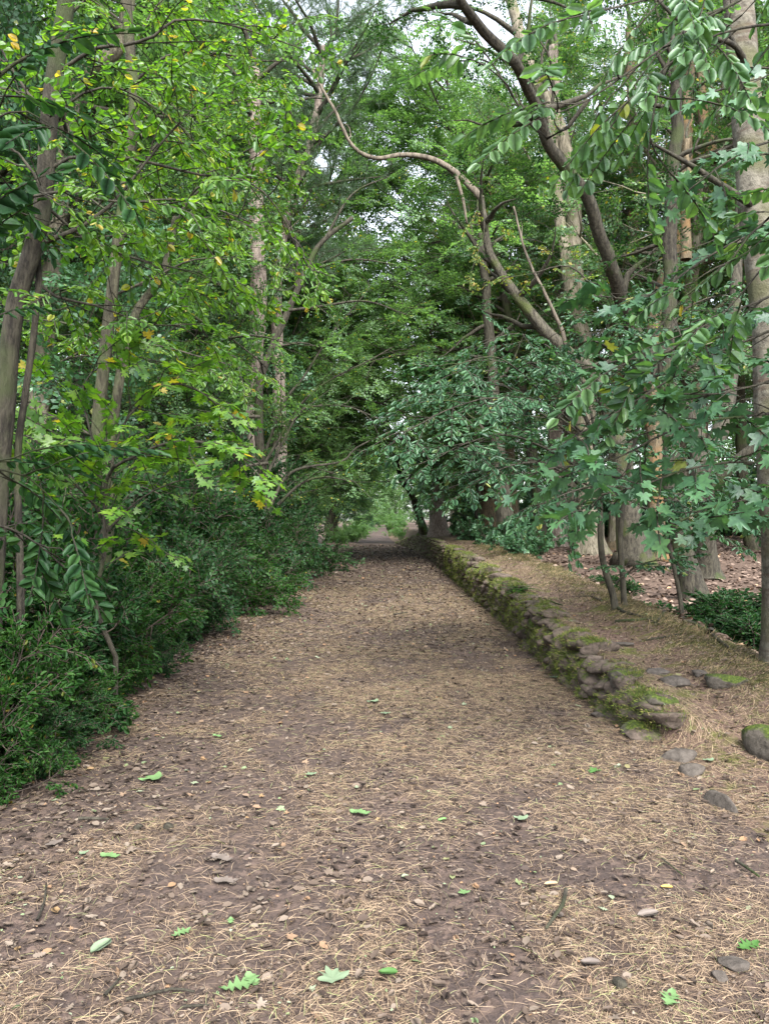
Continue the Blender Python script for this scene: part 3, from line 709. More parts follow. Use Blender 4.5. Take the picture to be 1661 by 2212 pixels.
rock(1512, 1458, (.15, .12, .06), .6, M['rock'], 'small stone between the dark and the mossy stone on the bank', 16, .35)
rock(1420, 1455, (.18, .12, .05), .2, M['rock'], 'low brownish stone sunk in needles behind the mossy wall end', 17, .35)
rock(1348, 1395, (.20, .14, .05), .2, M['rock'], 'thin flat stone poking out of the bank path needles', 18, .35)
rock(1462, 1640, (.22, .2, .12), .5, M['rock'], 'edge stone below the wall end, split and half buried', 19, .52)
rock(1492, 1672, (.13, .14, .09), .3, M['rock'], 'squat edge stone just in front of the split one', 20, .5)
rock(1560, 1742, (.14, .26, .11), .35, M['rock'], 'long slanting edge stone half buried nearest the camera', 21, .55)
rock(1690, 1640, (.24, .42, .26), .1, M['rockmoss'], 'mossy block cut off by the right edge of the view', 22, .38)
rock(1293, 1550, (.10, .07, .05), -.4, M['rock'], 'small loose dark stone on the path beside the wall', 23, .2)
rock(1375, 1573, (.05, .05, .04), 0, M['rock'], 'pebble beside the wall foot', 24, .2)
rock(1340, 2135, (.035, .035, .03), .3, M['barkdark'], 'small black cone shaped lump on the bottom of the path', 25, .1, name='pine_cone')
rock(1590, 2090, (.10, .075, .03), .2, M['rock'], 'flat yellowish brown stone chip near the bottom right corner', 26, .2)
rock(1555, 2120, (.045, .04, .035), .2, M['rock'], 'small pinkish stone beside the brown chip at bottom right', 27, .2)
rock(298, 1795, (.045, .04, .035), .2, M['barkdark'], 'dark fallen cone among the litter left of the large green leaf', 28, .1, name='pine_cone')
rock(365, 1792, (.045, .04, .035), .9, M['barkdark'], 'dark fallen cone just right of the other cone on the litter', 29, .1, name='pine_cone')

# ---------------------------------------------------------------- fallen green leaves, each its own thing
def solidmat(name, c, rough=.55):
    return islandmat(name, [(0, c), (1, c)], rough)
M['fl_pale'] = solidmat('fallen_pale', (.14, .19, .12)); M['fl_green'] = solidmat('fallen_green', (.10, .24, .06)); M['fl_mid'] = solidmat('fallen_mid', (.10, .175, .07)); M['fl_yel'] = solidmat('fallen_yellow', (.5, .33, .08)); M['fl_dark'] = solidmat('fallen_dark', (.05, .12, .03)); M['fl_grey'] = solidmat('fallen_grey', (.12, .10, .088)); M['fl_tan'] = solidmat('fallen_tan', (.30, .21, .13))
def fallen(u, v, proto, size, rz, mat, label, curl=.28, name='fallen_leaf'):
    g = G(u, v); V, F = proto; V = V.copy(); V[:, 1] -= .5; V[:, 2] = V[:, 2] * .6 + curl * (V[:, 0] ** 2 * 1.5 + V[:, 1] ** 2 * .7) + .03 * np.sin(V[:, 0] * 14) + .03 * np.cos(V[:, 1] * 11)
    V = V - [0, 0, V[:, 2].min()]
    o = mk(name, V * size, F, M[mat], None, True); o.location = (g[0], g[1], float(H(g[0], g[1])) + .012); o.rotation_euler = (0, 0, rz); return tag(o, label, 'fallen leaf')
FL = [(715, 2120, LB, .115, .4, 'fl_pale', 'large pale green lobed leaf lying at the bottom centre of the path'),
 (325, 1690, LB, .15, 1.6, 'fl_mid', 'largest green crinkled leaf lying left of the path middle near the shrubs'),
 (1447, 2170, OK_, .10, -.5, 'fl_mid', 'bright green jagged leaf near the bottom right corner'),
 (512, 2142, OK_, .12, -1.2, 'fl_mid', 'green feathery oak leaf left of the large pale leaf at the bottom'),
 (545, 2128, OK_, .09, .6, 'fl_mid', 'second oak leaf touching the feathery oak leaf'),
 (1123, 1775, LB, .085, .8, 'fl_pale', 'pale greyish green lobed leaf right of the path centre'),
 (778, 1762, OK_, .12, 1.3, 'fl_mid', 'pale green long leaf at the centre of the path'),
 (805, 1520, LB, .11, 1.3, 'fl_pale', 'pale leaf further up the centre of the path, upper of two'),
 (832, 1545, LB, .09, .2, 'fl_pale', 'pale leaf just below the upper of two on the path centre'),
 (670, 1678, LB, .075, .5, 'fl_pale', 'small pale lobed leaf between the large green leaf and the path centre'),
 (955, 1778, OH, .05, 1.9, 'fl_green', 'small bright green curled leaf near the path centre'),
 (1282, 1672, LB, .09, 2.2, 'fl_dark', 'dark green curled leaf on the right half of the path'),
 (1195, 1467, LB, .10, .7, 'fl_pale', 'pale bluish leaf at the foot of the mossy wall'),
 (1187, 1450, OH, .08, .4, 'fl_yel', 'yellow leaf on the path by the wall foot'),
 (1530, 1648, LB, .075, .9, 'fl_pale', 'pale leaf on the bank beside the half buried edge stones'),
 (1565, 1485, OH, .12, .3, 'fl_tan', 'curled tan leaf in front of the mossy bank stone'),
 (238, 1857, OK_, .10, 1.4, 'fl_mid', 'green pointed leaf on the litter at lower left'),
 (470, 1595, OK_, .09, 1.0, 'fl_mid', 'green leaf half hidden in needles left of the path centre'),
 (218, 2055, OH, .09, 2.6, 'fl_pale', 'pale green leaf at lower left above the oak leaf'),
 (390, 2025, OK_, .085, -.8, 'fl_mid', 'narrow lobed green leaf at lower left centre'),
 (498, 1998, OK_, .05, .2, 'fl_mid', 'tiny yellow green lobed leaf above the feathery oak leaf'),
 (178, 1850, LB, .05, 1.0, 'fl_pale', 'small pale leaf near the left edge litter'),
 (1440, 1925, OH, .05, 1.2, 'fl_yel', 'small orange yellow leaf on the lower right needles'),
 (1190, 1918, OH, .06, 1.5, 'fl_tan', 'smooth tan leaf lying at lower right of centre'),
 (1000, 1935, LB, .055, .3, 'fl_mid', 'small green leaf below the path centre'),
 (838, 2112, OH, .07, 1.3, 'fl_dark', 'dark green curled leaf right of the large pale leaf'),
 (1615, 2055, OK_, .11, -1.1, 'fl_dark', 'olive green jagged leaf by the right edge near the bottom'),
 (1400, 1985, OH, .09, 1.7, 'fl_grey', 'grey shrivelled leaf on the lower right of the path'),
 (1275, 2090, OH, .07, 1.3, 'fl_grey', 'greyish folded leaf above the jagged bottom right leaf'),
 (480, 1862, OK_, .12, 1.1, 'fl_grey', 'big withered grey oak leaf left of centre'),
 (488, 1912, OK_, .11, 1.5, 'fl_grey', 'withered brown grey oak leaf just below the other grey one'),
 (112, 1830, LB, .09, .9, 'fl_grey', 'dull grey leaf on the litter near the left edge'),
 (1205, 1985, OH, .06, .3, 'fl_grey', 'small curled grey leaf by the lower right stick')]
for a in FL: fallen(*a)
def stick(pix, r, label, lift=.012):
    g = np.array([G(u, v) for u, v in pix]); g = smooth_poly(g, .03); g[:, 2] = H(g[:, 0], g[:, 1]) + lift + r
    g[:, 2] += .01 * fbm(np.arange(len(g)) * .4, np.zeros(len(g)) + r * 900)
    V, F = trunk_mesh(g, r, r * .6, 8, .2, 0, r * 300); o = mk('fallen_stick', V - g[0], F, M['barkdark'], None, True); o.location = g[0]; tag(o, label, 'stick')
stick([(1222, 1935), (1215, 1965), (1200, 1990), (1180, 2020)], .009, 'thick dark stick lying at lower right of the path')
stick([(272, 2172), (310, 2165), (370, 2150), (420, 2157)], .006, 'thin dark stick curving left of the feathery oak leaf')
stick([(395, 2188), (452, 2184)], .005, 'short straight stick at the bottom left of centre')
stick([(225, 2165), (260, 2125)], .005, 'short stick pointing away at lower left')
stick([(170, 1778), (235, 1778)], .009, 'stubby brown stick in the litter near the left shrubs')
stick([(80, 2000), (95, 1960), (100, 1920)], .005, 'crooked twig near the lower left edge')
stick([(1590, 1870), (1640, 1905)], .007, 'dark twig at the right edge of the view')
stick([(1430, 1865), (1475, 1900)], .004, 'thin twig above the orange leaf at lower right')
def root(pix, r, label, rise=.0):
    g = np.array([G(u, v) for u, v in pix]); g = smooth_poly(g, .05); n = len(g)
    g[:, 2] = H(g[:, 0], g[:, 1]) + r * .5 + rise * np.sin(np.linspace(0, pi, n))
    V, F = trunk_mesh(g, r, r * .5, 9, .18, 0, r * 200); o = mk('tree_root', V - g[0], F, M['bark'], None, True); o.location = g[0]; tag(o, label, 'root')
root([(1535, 1372), (1548, 1365), (1575, 1372), (1600, 1385)], .035, 'arched grey root looping out of the bank lip', .05)
root([(1330, 1345), (1380, 1342), (1430, 1338)], .02, 'straight grey root crossing the bank path')
root([(1420, 1345), (1480, 1325), (1520, 1318)], .016, 'thin root running toward the outer lip of the bank')
root([(1395, 1385), (1440, 1378), (1470, 1372)], .014, 'short root among needles above the dark bank stone')

root([(1475, 1345), (1500, 1350), (1530, 1368), (1560, 1392), (1600, 1420)], .022, 'dark root creeping along the bank lip from the thin black stem')
root([(1330, 1312), (1350, 1325), (1385, 1335), (1425, 1352)], .022, 'dark root running from the hazel foot along the lip')
root([(1300, 1300), (1275, 1290), (1250, 1292)], .018, 'short root left of the hazel foot')
stick([(1180, 1300), (1215, 1312)], .012, 'dark stick lying on the bank left of the hazel')
stick([(850, 1330), (880, 1326)], .012, 'small dark stick on the far middle of the path')
# ---------------------------------------------------------------- plants
def traced(pix, d):
    return np.array([P(u, v, d[k] if hasattr(d, '__len__') else d) for k, (u, v) in enumerate(pix)])
def ground_end(p, dx=0, dy=0, sink=.15):
    """one more point straight down to the ground"""
    x, y = p[0] + dx, p[1] + dy; return np.array([x, y, float(H(x, y)) - sink])

# A: young hornbeam at the left edge
t = Tree(101)
tr = traced([(152, -60), (138, 40), (125, 110), (108, 240), (97, 400), (86, 480), (58, 580), (36, 650), (20, 760), (12, 880), (0, 1000), (-12, 1200)], 5.0)
b = ground_end(tr[-1], -.05); t.trunk(np.vstack([b, tr[::-1]]), .066, .052, 18, .08, .08, .5)
q_ = traced([(45, 1300), (38, 1000), (55, 850), (72, 730), (84, 600), (78, 520)], 5.08); t.trunk(np.vstack([ground_end(q_[0]), q_]), .026, .02, 12, .1, .08, 0)
def bough(t, pix, d, r0, key, step, L, sc=1.0, **k):
    c = smooth_poly(traced(pix, d), .12); t.rod(c, np.linspace(r0, r0 * .3, len(c)), 7); t.twigs(c, key, step, L, sc, **k); return c
bough(t, [(133, 150), (207, 103), (267, 97), (333, 77), (377, 43), (467, 46), (550, 68), (640, 100)], [5, 4.9, 4.8, 4.7, 4.7, 4.8, 5, 5.1], .013, 'elm2', .2, .5, .8)
bough(t, [(93, 523), (160, 497), (213, 463), (260, 420), (330, 330), (400, 250)], 5.0, .018, 'elm2', .15, .55)
bough(t, [(-60, 460), (0, 437), (100, 418), (167, 410), (213, 430), (293, 435), (400, 430), (520, 470)], 4.6, .012, 'elm2', .16, .5)
bough(t, [(95, 380), (150, 340), (267, 340), (350, 357), (433, 377), (533, 390), (600, 450), (650, 560)], [5, 5, 5, 5.2, 5.3, 5.5, 5.6, 5.8], .013, 'elm2', .15, .55)
bough(t, [(105, 260), (180, 200), (260, 190), (340, 235), (400, 280), (440, 330)], 5.3, .010, 'elm2', .15, .6)
bough(t, [(120, 60), (200, -10), (300, -40), (420, -50)], 5.6, .013, 'elm2', .14, .6)
bough(t, [(60, 590), (120, 640), (210, 660), (320, 700), (400, 700)], 5.3, .012, 'elm2', .17, .5)
bough(t, [(100, 420), (40, 330), (-40, 300)], 4.9, .012, 'elm2', .14, .5)
bough(t, [(110, 250), (60, 200), (0, 100), (-30, 20)], 4.9, .012, 'elm2', .13, .5)
bough(t, [(95, 440), (190, 520), (300, 560), (420, 590), (520, 640)], [5, 5.3, 5.6, 5.9, 6.2], .012, 'elm2', .16, .6)
t.build('hornbeam_tree', b, M['lime'], M['bark'], 'young tree with lime green leaves and curved grey trunk at the left edge', 'tree', None, M['barkdark'])

# B: slender straight tree behind it
t = Tree(102)
tr = traced([(268, -60), (282, 120), (290, 240), (272, 400), (255, 520), (240, 650), (225, 780), (212, 920), (214, 1000), (234, 1080), (226, 1200), (212, 1330)], 8.4)
b = ground_end(tr[-1]); t.trunk(np.vstack([b, tr[::-1]]), .075, .052, 18, .08, .09, .4)
q = [(380, 470), (352, 590), (310, 650), (288, 690), (262, 800), (232, 1000)]
t.trunk(traced(q[::-1], [8.45, 8.5, 8.8, 9, 9, 9.2]), .055, .04, 12, .1, .08, 0)
for k, (pix, d) in enumerate([([(285, 180), (360, 120), (450, 110), (560, 150)], 8.6), ([(270, 400), (350, 300), (450, 230), (560, 210)], 8.8), ([(380, 480), (430, 400), (520, 330), (600, 300)], 9.2),
      ([(240, 640), (330, 600), (420, 560), (530, 560)], 8.6), ([(282, 60), (200, 0), (120, -30)], 8.6), ([(228, 760), (330, 745), (430, 770), (540, 800)], 8.8), ([(262, 480), (180, 420), (90, 400)], 9), ([(375, 500), (440, 470), (520, 480), (600, 520)], 9.4),
      ([(228, 740), (150, 700), (60, 690), (-20, 700)], 8.8), ([(215, 950), (120, 900), (20, 880)], 9), ([(280, 110), (340, 10), (420, -60)], 9), ([(385, 460), (470, 380), (580, 390)], 10)]):
    bough(t, pix, d, .016, 'elm2', .2, .95, 1.15)
t.build('slender_tree', b, M['lime'], M['barkgreen'], 'slender forked tree with mottled trunk standing second from the left edge', 'tree', None, M['barkdark'])

# C: sycamore sapling with lobed leaves, left
t = Tree(103)
c = smooth_poly(traced([(250, 1420), (205, 1300), (225, 1200), (231, 1034), (289, 987), (372, 955), (460, 960), (545, 1000)], [6.1, 6, 5.9, 5.8, 5.6, 5.5, 5.4, 5.3]), .1)
b = ground_end(c[0]); t.rod(np.vstack([b, c]), np.linspace(.022, .006, len(c) + 1), 8); t.twigs(c, 'syc2', .12, .5, .82, .25, tilt=.3)
bough(t, [(231, 1080), (260, 930), (330, 850), (400, 830), (480, 880)], [5.9, 5.9, 5.9, 5.7, 5.6], .012, 'syc2', .12, .5, .85)
bough(t, [(231, 1080), (200, 950), (180, 830), (260, 770), (340, 780)], [5.9, 6, 6.1, 6.1, 6], .012, 'syc2', .13, .5, .85)
bough(t, [(228, 1150), (300, 1080), (380, 1040), (470, 1030)], [5.9, 5.8, 5.7, 5.6], .010, 'syc2', .14, .4, .8)
bough(t, [(228, 1120), (160, 1040), (90, 960), (20, 930)], [5.9, 5.8, 5.7, 5.6], .012, 'syc2', .14, .4, .85)
t.build('maple_sapling', b, M['lime'], M['barkdark'], 'sapling with lobed bright green leaves reaching over the left undergrowth', 'tree')

# near hanging leaves, far left top and left middle
t = Tree(104)
c0 = traced([(-120, 500), (-60, 250), (0, 160), (60, 120)], 2.9); b = ground_end(traced([(-260, 900)], 2.9)[0])
c = smooth_poly(np.vstack([b, c0]), .12); t.rod(c, np.linspace(.03, .006, len(c)), 7); t.twigs(c[-14:], 'elm', .11, .22, .95, .0)
bough(t, [(-90, 330), (-20, 260), (60, 240), (150, 300)], 2.9, .006, 'elm', .12, .2, .9)
bough(t, [(-150, 1000), (-40, 1010), (60, 1030), (130, 1100)], [3.2, 3.3, 3.4, 3.5], .008, 'elm', .1, .3, .9)
bough(t, [(-150, 1120), (-20, 1130), (60, 1160), (110, 1200)], [3.2, 3.3, 3.4, 3.5], .008, 'elm', .1, .3, .9)
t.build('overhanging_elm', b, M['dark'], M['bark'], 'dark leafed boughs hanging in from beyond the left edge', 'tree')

# ---- right side, near: banded trunk, sycamore, elm, hazel
t = Tree(110)
tr = traced([(1695, 1460), (1692, 1200), (1678, 1000), (1668, 850), (1662, 700), (1645, 560), (1628, 420), (1620, 300), (1608, 180), (1600, 60), (1590, -60), (1580, -200)], [6.4, 6.4, 6.4, 6.5, 6.6, 6.7, 6.8, 6.9, 7, 7.1, 7.2, 7.4])
b = ground_end(tr[0]); t.trunk(np.vstack([b, tr]), .155, .12, 26, .06, .10, .35)
bough(t, [(1640, 450), (1560, 400), (1500, 360), (1415, 312)], [6.7, 6.6, 6.5, 6.4], .04, 'small', 9, .1)
bough(t, [(1612, 185), (1590, 100), (1520, 75), (1450, 30), (1400, -30)], [6.9, 6.6, 6.4, 6.2, 6.2], .03, 'elm2', .4, .4)
bough(t, [(1612, 185), (1605, 120), (1570, 60), (1600, -20)], [6.9, 6.6, 6.6, 6.6], .03, 'elm2', .5, .4)
t.build('banded_tree', b, M['mid'], M['barkband'], 'thick pale trunk with dark horizontal bands and peeling bark at the right edge', 'tree', None, M['barkdark'])

t = Tree(111)   # sycamore
b0 = np.array([4.6, 5.0, 0]); b = ground_end(b0)
st = smooth_poly([b, b + [0, 0, 1.5], b + [-.1, 0, 3.2], b + [-.3, -.1, 5.2]], .2); t.trunk(st, .06, .03, 10, .2)
for pix, d in [([(1800, 700), (1600, 740), (1480, 800), (1350, 880), (1230, 950)], [5, 4.8, 4.7, 4.6, 4.5]),
               ([(1800, 900), (1600, 900), (1450, 930), (1330, 990), (1200, 1010)], [5, 4.8, 4.6, 4.5, 4.4]),
               ([(1800, 1050), (1640, 1000), (1500, 1010), (1380, 1050), (1240, 1080)], [5, 4.8, 4.6, 4.5, 4.4]),
               ([(1800, 480), (1640, 500), (1520, 560), (1400, 640), (1300, 640)], [5, 4.9, 4.8, 4.8, 4.8]),
               ([(1800, 330), (1700, 300), (1600, 330), (1500, 400)], [5, 4.8, 4.6, 4.6]),
               ([(1800, 620), (1640, 650), (1540, 700), (1440, 760), (1330, 780)], [4.8, 4.6, 4.5, 4.4, 4.4]),
               ([(1800, 180), (1700, 150), (1620, 180)], [5, 4.8, 4.7]),
               ([(1800, 1120), (1660, 1080), (1560, 1090), (1480, 1120)], [5, 4.8, 4.7, 4.6]),
               ([(1800, 820), (1640, 830), (1560, 850), (1460, 850)], [4.6, 4.5, 4.4, 4.3])]:
    c = traced(pix, d); z = float(c[0][2]); j = b + [0, 0, z - b[2] - .3]
    bough_pts = smooth_poly(np.vstack([j, c]), .12); t.rod(bough_pts, np.linspace(.018, .004, len(bough_pts)), 6)
    t.twigs(bough_pts, 'syc', .13, .34, .86, .3, tilt=.4)
t.build('sycamore_tree', b, M['cool'], M['bark'], 'sycamore with large drooping lobed leaves filling the right foreground', 'tree', None, M['barkdark'])

t = Tree(112)   # wych elm, big oval leaves, top right + middle right
b0 = np.array([3.6, 3.7, 0]); b = ground_end(b0)
st = smooth_poly([b, b + [.1, 0, 1.5], b + [.1, 0, 3.2], b + [-.1, -.1, 5.0]], .2); t.trunk(st, .05, .03, 10, .2)
for pix, d in [([(1800, -60), (1560, 20), (1420, 110), (1270, 215), (1180, 250)], [3.8, 3.7, 3.6, 3.5, 3.4]),
               ([(1800, -200), (1500, -40), (1350, 10), (1220, 40)], [3.7, 3.6, 3.5, 3.4]),
               ([(1800, 60), (1600, 60), (1480, 110), (1400, 180), (1330, 240)], [3.8, 3.7, 3.6, 3.6, 3.6]),
               ([(1560, 20), (1480, 60), (1420, 200), (1400, 330)], [3.7, 3.7, 3.6, 3.6]),
               ([(1800, 400), (1661, 560), (1560, 680), (1480, 720)], [3.8, 3.8, 3.9, 3.9]),
               ([(1800, 500), (1661, 470), (1580, 560), (1480, 640), (1380, 760), (1300, 830)], [4, 4, 4, 4.1, 4.1, 4.2]),
               ([(1270, 215), (1180, 300), (1060, 130)], [3.6, 3.6, 3.6])]:
    c = traced(pix, d)
    if pix[0][0] > 1700: c = np.vstack([b + [0, 0, float(c[0][2]) - b[2] - .3], c])
    c = smooth_poly(c, .12); t.rod(c, np.linspace(.012, .003, len(c)), 6); t.twigs(c, 'elm', .17, .3, 1.0, .25, tilt=.5)
t.build('wych_elm', b, M['mid'], M['bark'], 'elm boughs with large serrated oval leaves across the top right corner', 'tree', None, M['barkdark'])

t = Tree(113)   # hazel on the bank lip: layered boughs reaching left
b = ground_end(P(1475, 1335, 9.0))
s1 = smooth_poly(np.vstack([b, traced([(1470, 1300), (1452, 1210), (1430, 1130), (1415, 1110)], 9.0)]), .12); t.rod(s1, np.linspace(.03, .022, len(s1)), 8)
b2 = ground_end(P(1330, 1300, 9.2))
s2 = smooth_poly(np.vstack([b2, traced([(1325, 1290), (1300, 1200), (1295, 1080), (1285, 960), (1260, 890)], 9.2)]), .12); t.rod(s2, np.linspace(.045, .025, len(s2)), 8)
b3 = ground_end(P(1350, 1300, 9.4)); s3 = smooth_poly(np.vstack([b3, traced([(1345, 1250), (1340, 1150), (1360, 1000), (1400, 850)], 9.4)]), .12); t.rod(s3, np.linspace(.04, .02, len(s3)), 8)
for pix, d in [([(1285, 960), (1200, 880), (1120, 800), (1060, 770), (980, 790)], [9.2, 8.6, 8, 7.6, 7.4]),
               ([(1285, 980), (1180, 900), (1080, 860), (980, 880), (890, 925)], [9, 8.4, 7.8, 7.3, 7]),
               ([(1295, 1040), (1200, 980), (1100, 940), (1000, 960), (930, 1000)], [9, 8.4, 7.8, 7.3, 7]),
               ([(1300, 1100), (1230, 1030), (1160, 1000), (1090, 1010), (1030, 1040)], [9, 8.4, 7.8, 7.2, 7]),
               ([(1415, 1110), (1360, 1080), (1300, 1050), (1240, 1060), (1180, 1085)], [9, 8.4, 7.6, 7, 6.8]),
               ([(1285, 940), (1260, 830), (1200, 760), (1120, 720), (1050, 740)], [9, 9, 8.8, 8.6, 8.4]),
               ([(1400, 850), (1380, 740), (1340, 700), (1280, 730)], [9.4, 9.2, 8.8, 8.6]),
               ([(1400, 880), (1480, 800), (1560, 760), (1640, 780)], [9.4, 9.2, 9, 8.8]),
               ([(1415, 1110), (1480, 1060), (1560, 1060), (1650, 1090)], [9, 8.8, 8.6, 8.6]),
               ([(1440, 1160), (1500, 1130), (1580, 1130), (1660, 1150)], [9, 8.8, 8.4, 8]),
               ([(1330, 1260), (1380, 1220), (1430, 1210)], [9.2, 9, 8.8]),
               ([(1290, 1060), (1180, 1000), (1080, 1010), (960, 1060)], [9.2, 9, 9.4, 10]),
               ([(1400, 860), (1340, 800), (1260, 790), (1180, 820)], [9.4, 9, 8.6, 8.4]), ([(1300, 1000), (1380, 940), (1460, 930), (1540, 960)], [9.2, 9, 8.8, 8.6]),
               ([(1410, 900), (1500, 880), (1600, 880), (1680, 920)], [9.4, 9.2, 9, 8.8]), ([(1285, 960), (1150, 860), (1060, 830), (960, 850)], [9.2, 9.4, 9.6, 10]), ([(1400, 850), (1450, 700), (1540, 640), (1640, 650)], [9.4, 9.6, 9.6, 9.6])]:
    bough(t, pix, d, .016, 'elm2', .17, .62, 1.15, t0=.12, tilt=.35, flat=.15)
t.build('hazel_bush', b, M['cool'], M['barkdark'], 'hazel leaning over the bank with flat layers of dark bluish green oval leaves', 'tree', None, M['barkdark'], trunkname='trunk')

# ---- right side, middle: traced trunks
def standing(seed, pix, d, r0, r1, mat, leaf, name, label, limbs=(), key='midd', kl=1.6, ks=.45, sc=1.0, flare=.5, extra=8, R=3.0, hmin=.45, gr=None, knob=.1, keyed=True, topn=2):
    t = Tree(seed); r = t.r
    tr = traced(pix, d); b = ground_end(tr[0]); q = t.trunk(np.vstack([b, tr]), r0, r1, 28 if r0 > .15 else 18, .15, knob, flare * 1.7, .06, .8)
    tips = [(q, r1)]
    for lp, ld, lr in limbs:
        c = smooth_poly(traced(lp, ld), .2, .05, seed); V = trunk_mesh(c, lr, lr * .45, 12, .08, 0, seed + 3); t.trunks.append(V); tips.append((c, lr * .5))
    if keyed:
        n = len(q)
        for k in range(extra):
            i = int(n * (hmin + (1 - hmin) * (k + r.random()) / extra)); i = min(i, n - 2); az = r.random() * 6.28
            c = t.curve(q[i], [cos(az), sin(az), .5 + .3 * r.normal()], R * (.5 + .6 * r.random()), 8, .16, .03); t.rod(c, np.linspace(r0 * .25 + .01, .008, 8), 5)
            t.twigs(c, key, ks, kl, sc, .2, flat=.4)
        for c, rr in tips:
            for m in range(topn):
                i = len(c) - 1 - m * 3; az = r.random() * 6.28
                e = t.curve(c[i], unit(c[-1] - c[-3]) + [cos(az) * .5, sin(az) * .5, .2], R, 8, .16, .03); t.rod(e, np.linspace(rr * .6, .008, 8), 5); t.twigs(e, key, ks, kl, sc, .1, flat=.4)
    return t.build(name, b, leaf, mat, label, 'tree', gr, M['barkdark'] if leaf is not None else None)
standing(120, [(1525, 1235), (1520, 1120), (1512, 1020), (1500, 950), (1455, 850), (1385, 745), (1345, 660), (1325, 590), (1290, 500), (1255, 405), (1200, 335), (1165, 260), (1140, 190), (1118, 135), (1062, 85), (1030, 50), (990, -10), (950, -120)],
         [19, 18.5, 18, 18, 17.5, 17, 16.5, 16, 15.5, 15, 14.5, 14, 13.5, 13, 12.8, 12.5, 12, 12], .26, .06, M['barkdark'], M['dark'], 'leaning_oak', 'big tree whose dark bare limb curves up to the left across the upper right',
         [([(1512, 1020), (1560, 920), (1580, 800), (1590, 600), (1600, 400)], [18, 18.5, 19, 19.5, 20], .22), ([(1520, 1080), (1580, 1010), (1661, 940), (1720, 900)], [18, 17.5, 17, 17], .16), ([(1345, 640), (1360, 590), (1395, 560)], 16.3, .08), ([(1118, 135), (1140, 80), (1150, 0)], 13, .05)], extra=6, R=2.6, hmin=.75, sc=1.0)
standing(121, [(1368, 1215), (1355, 1080), (1335, 950), (1295, 830), (1205, 745), (1115, 640), (1065, 560), (1045, 480), (1040, 425)],
         [22, 21.8, 21.5, 21.5, 21, 21, 21, 21, 21], .36, .075, M['barklimb'], M['dark'], 'leaning_trunk_tree', 'massive dark trunk leaning left behind the hazel', (), extra=10, R=2.6, hmin=.35, topn=0)
t = Tree(122); c = smooth_poly(traced([(1040, 428), (1010, 395), (950, 350), (880, 333), (815, 340), (765, 315), (737, 262), (705, 205), (672, 150)], 20.9), .2, .08, 5)
b = c[0]; t.trunks.append(trunk_mesh(c, .08, .025, 12, .3, 0, 7)); c2 = smooth_poly(traced([(985, 378), (1000, 430), (1008, 480)], 20.8), .2); t.trunks.append(trunk_mesh(c2, .05, .03, 10, .2, 0, 9))
for m in (5, 12, 18, 24, 28):
    if m < len(c): t.rod(t.curve(c[m], [t.r.normal(), .2, .8], .7, 6, .3), np.linspace(.02, .005, 6), 4)
t.build('dead_branch', b, None, M['deadwood'], 'pale dead branch arching over the path without any leaves', 'branch', trunkname='wood')
standing(123, [(1278, 1205), (1272, 1050), (1265, 900), (1258, 760), (1245, 650), (1238, 540), (1236, 430), (1220, 310), (1180, 220), (1140, 130), (1105, 10), (1070, -120)], 27, .42, .16, M['barkpale'], M['mid'], 'pale_beech', 'tall pale double trunked tree standing left of the leaning dark limb',
         [([(1262, 740), (1240, 650), (1222, 560), (1208, 450), (1196, 320), (1180, 200)], 26.6, .26)], extra=9, R=3.5, hmin=.4)
standing(124, [(1330, 1200), (1335, 1000), (1335, 800), (1330, 660), (1365, 580), (1366, 420), (1364, 230), (1360, 60)], [30, 30, 30, 30, 30, 30, 30, 30], .30, .16, M['barkorange'], M['mid'], 'brown_barked_tree', 'straight brown barked trunk between the leaning limb and the forked orange one', (), extra=9, R=3.2, hmin=.35)
standing(125, [(1420, 1200), (1415, 1000), (1405, 800), (1425, 640), (1450, 560), (1475, 470), (1485, 330), (1488, 180), (1492, 40)], 24, .26, .14, M['barkorange'], M['mid'], 'forked_orange_tree', 'forked tree with orange tinted bark and sky showing through beside it',
         [([(1480, 560), (1482, 450), (1485, 300)], 22, .16), ([(1540, 350), (1525, 280), (1515, 200), (1510, 100)], 24, .2)], extra=9, R=3.0, hmin=.4)
standing(126, [(1207, 1207), (1205, 1100), (1202, 980), (1200, 800), (1205, 600), (1200, 300), (1195, 100)], 32, .33, .2, M['barkpine'], M['mid'], 'scaly_trunk_tree', 'upright trunk with scaly reddish grey bark alone on the open woodland floor', (), extra=9, R=3.2, hmin=.3)
standing(127, [(1495, 1290), (1478, 1200), (1460, 1110), (1448, 1000), (1440, 800), (1450, 500), (1460, 300), (1465, 100)], 15, .19, .10, M['bark'], M['dark'], 'slanting_grey_tree', 'slim grey trunk slanting left out of the low shrubs right of the bank', (), extra=6, R=2.0, hmin=.55)
standing(128, [(1100, 1180), (1088, 1100), (1078, 1000), (1070, 880), (1055, 700), (1040, 500)], 27, .30, .12, M['barkdark'], M['cool'], 'dark_bank_tree', 'dark trunk rising behind the glossy shrub at the bank bend', (), extra=9, R=2.6, hmin=.3, topn=3)
standing(129, [(1640, 1235), (1610, 1100), (1600, 900), (1590, 700), (1585, 500), (1590, 200)], 30, .25, .14, M['barkgreen'], M['mid'], 'mossy_green_tree', 'greenish trunk seen between the banded trunk and the big forked one', (), extra=9, R=3, hmin=.4)
standing(130, [(948, 1150), (944, 1085), (950, 1000), (945, 900), (930, 780), (905, 650)], 46, .40, .2, M['barkpine'], M['cool'], 'stout_brown_tree', 'stout brown trunk beside the far end of the wall', [([(958, 1040), (935, 1000), (905, 965), (880, 945), (840, 960)], [46, 44, 42, 40, 38], .16), ([(955, 990), (1000, 900), (1055, 740), (1040, 640), (1000, 560)], [46, 44, 42, 40, 40], .25)], extra=9, R=4, kl=1.8, hmin=.3, key='canopy', ks=.7)
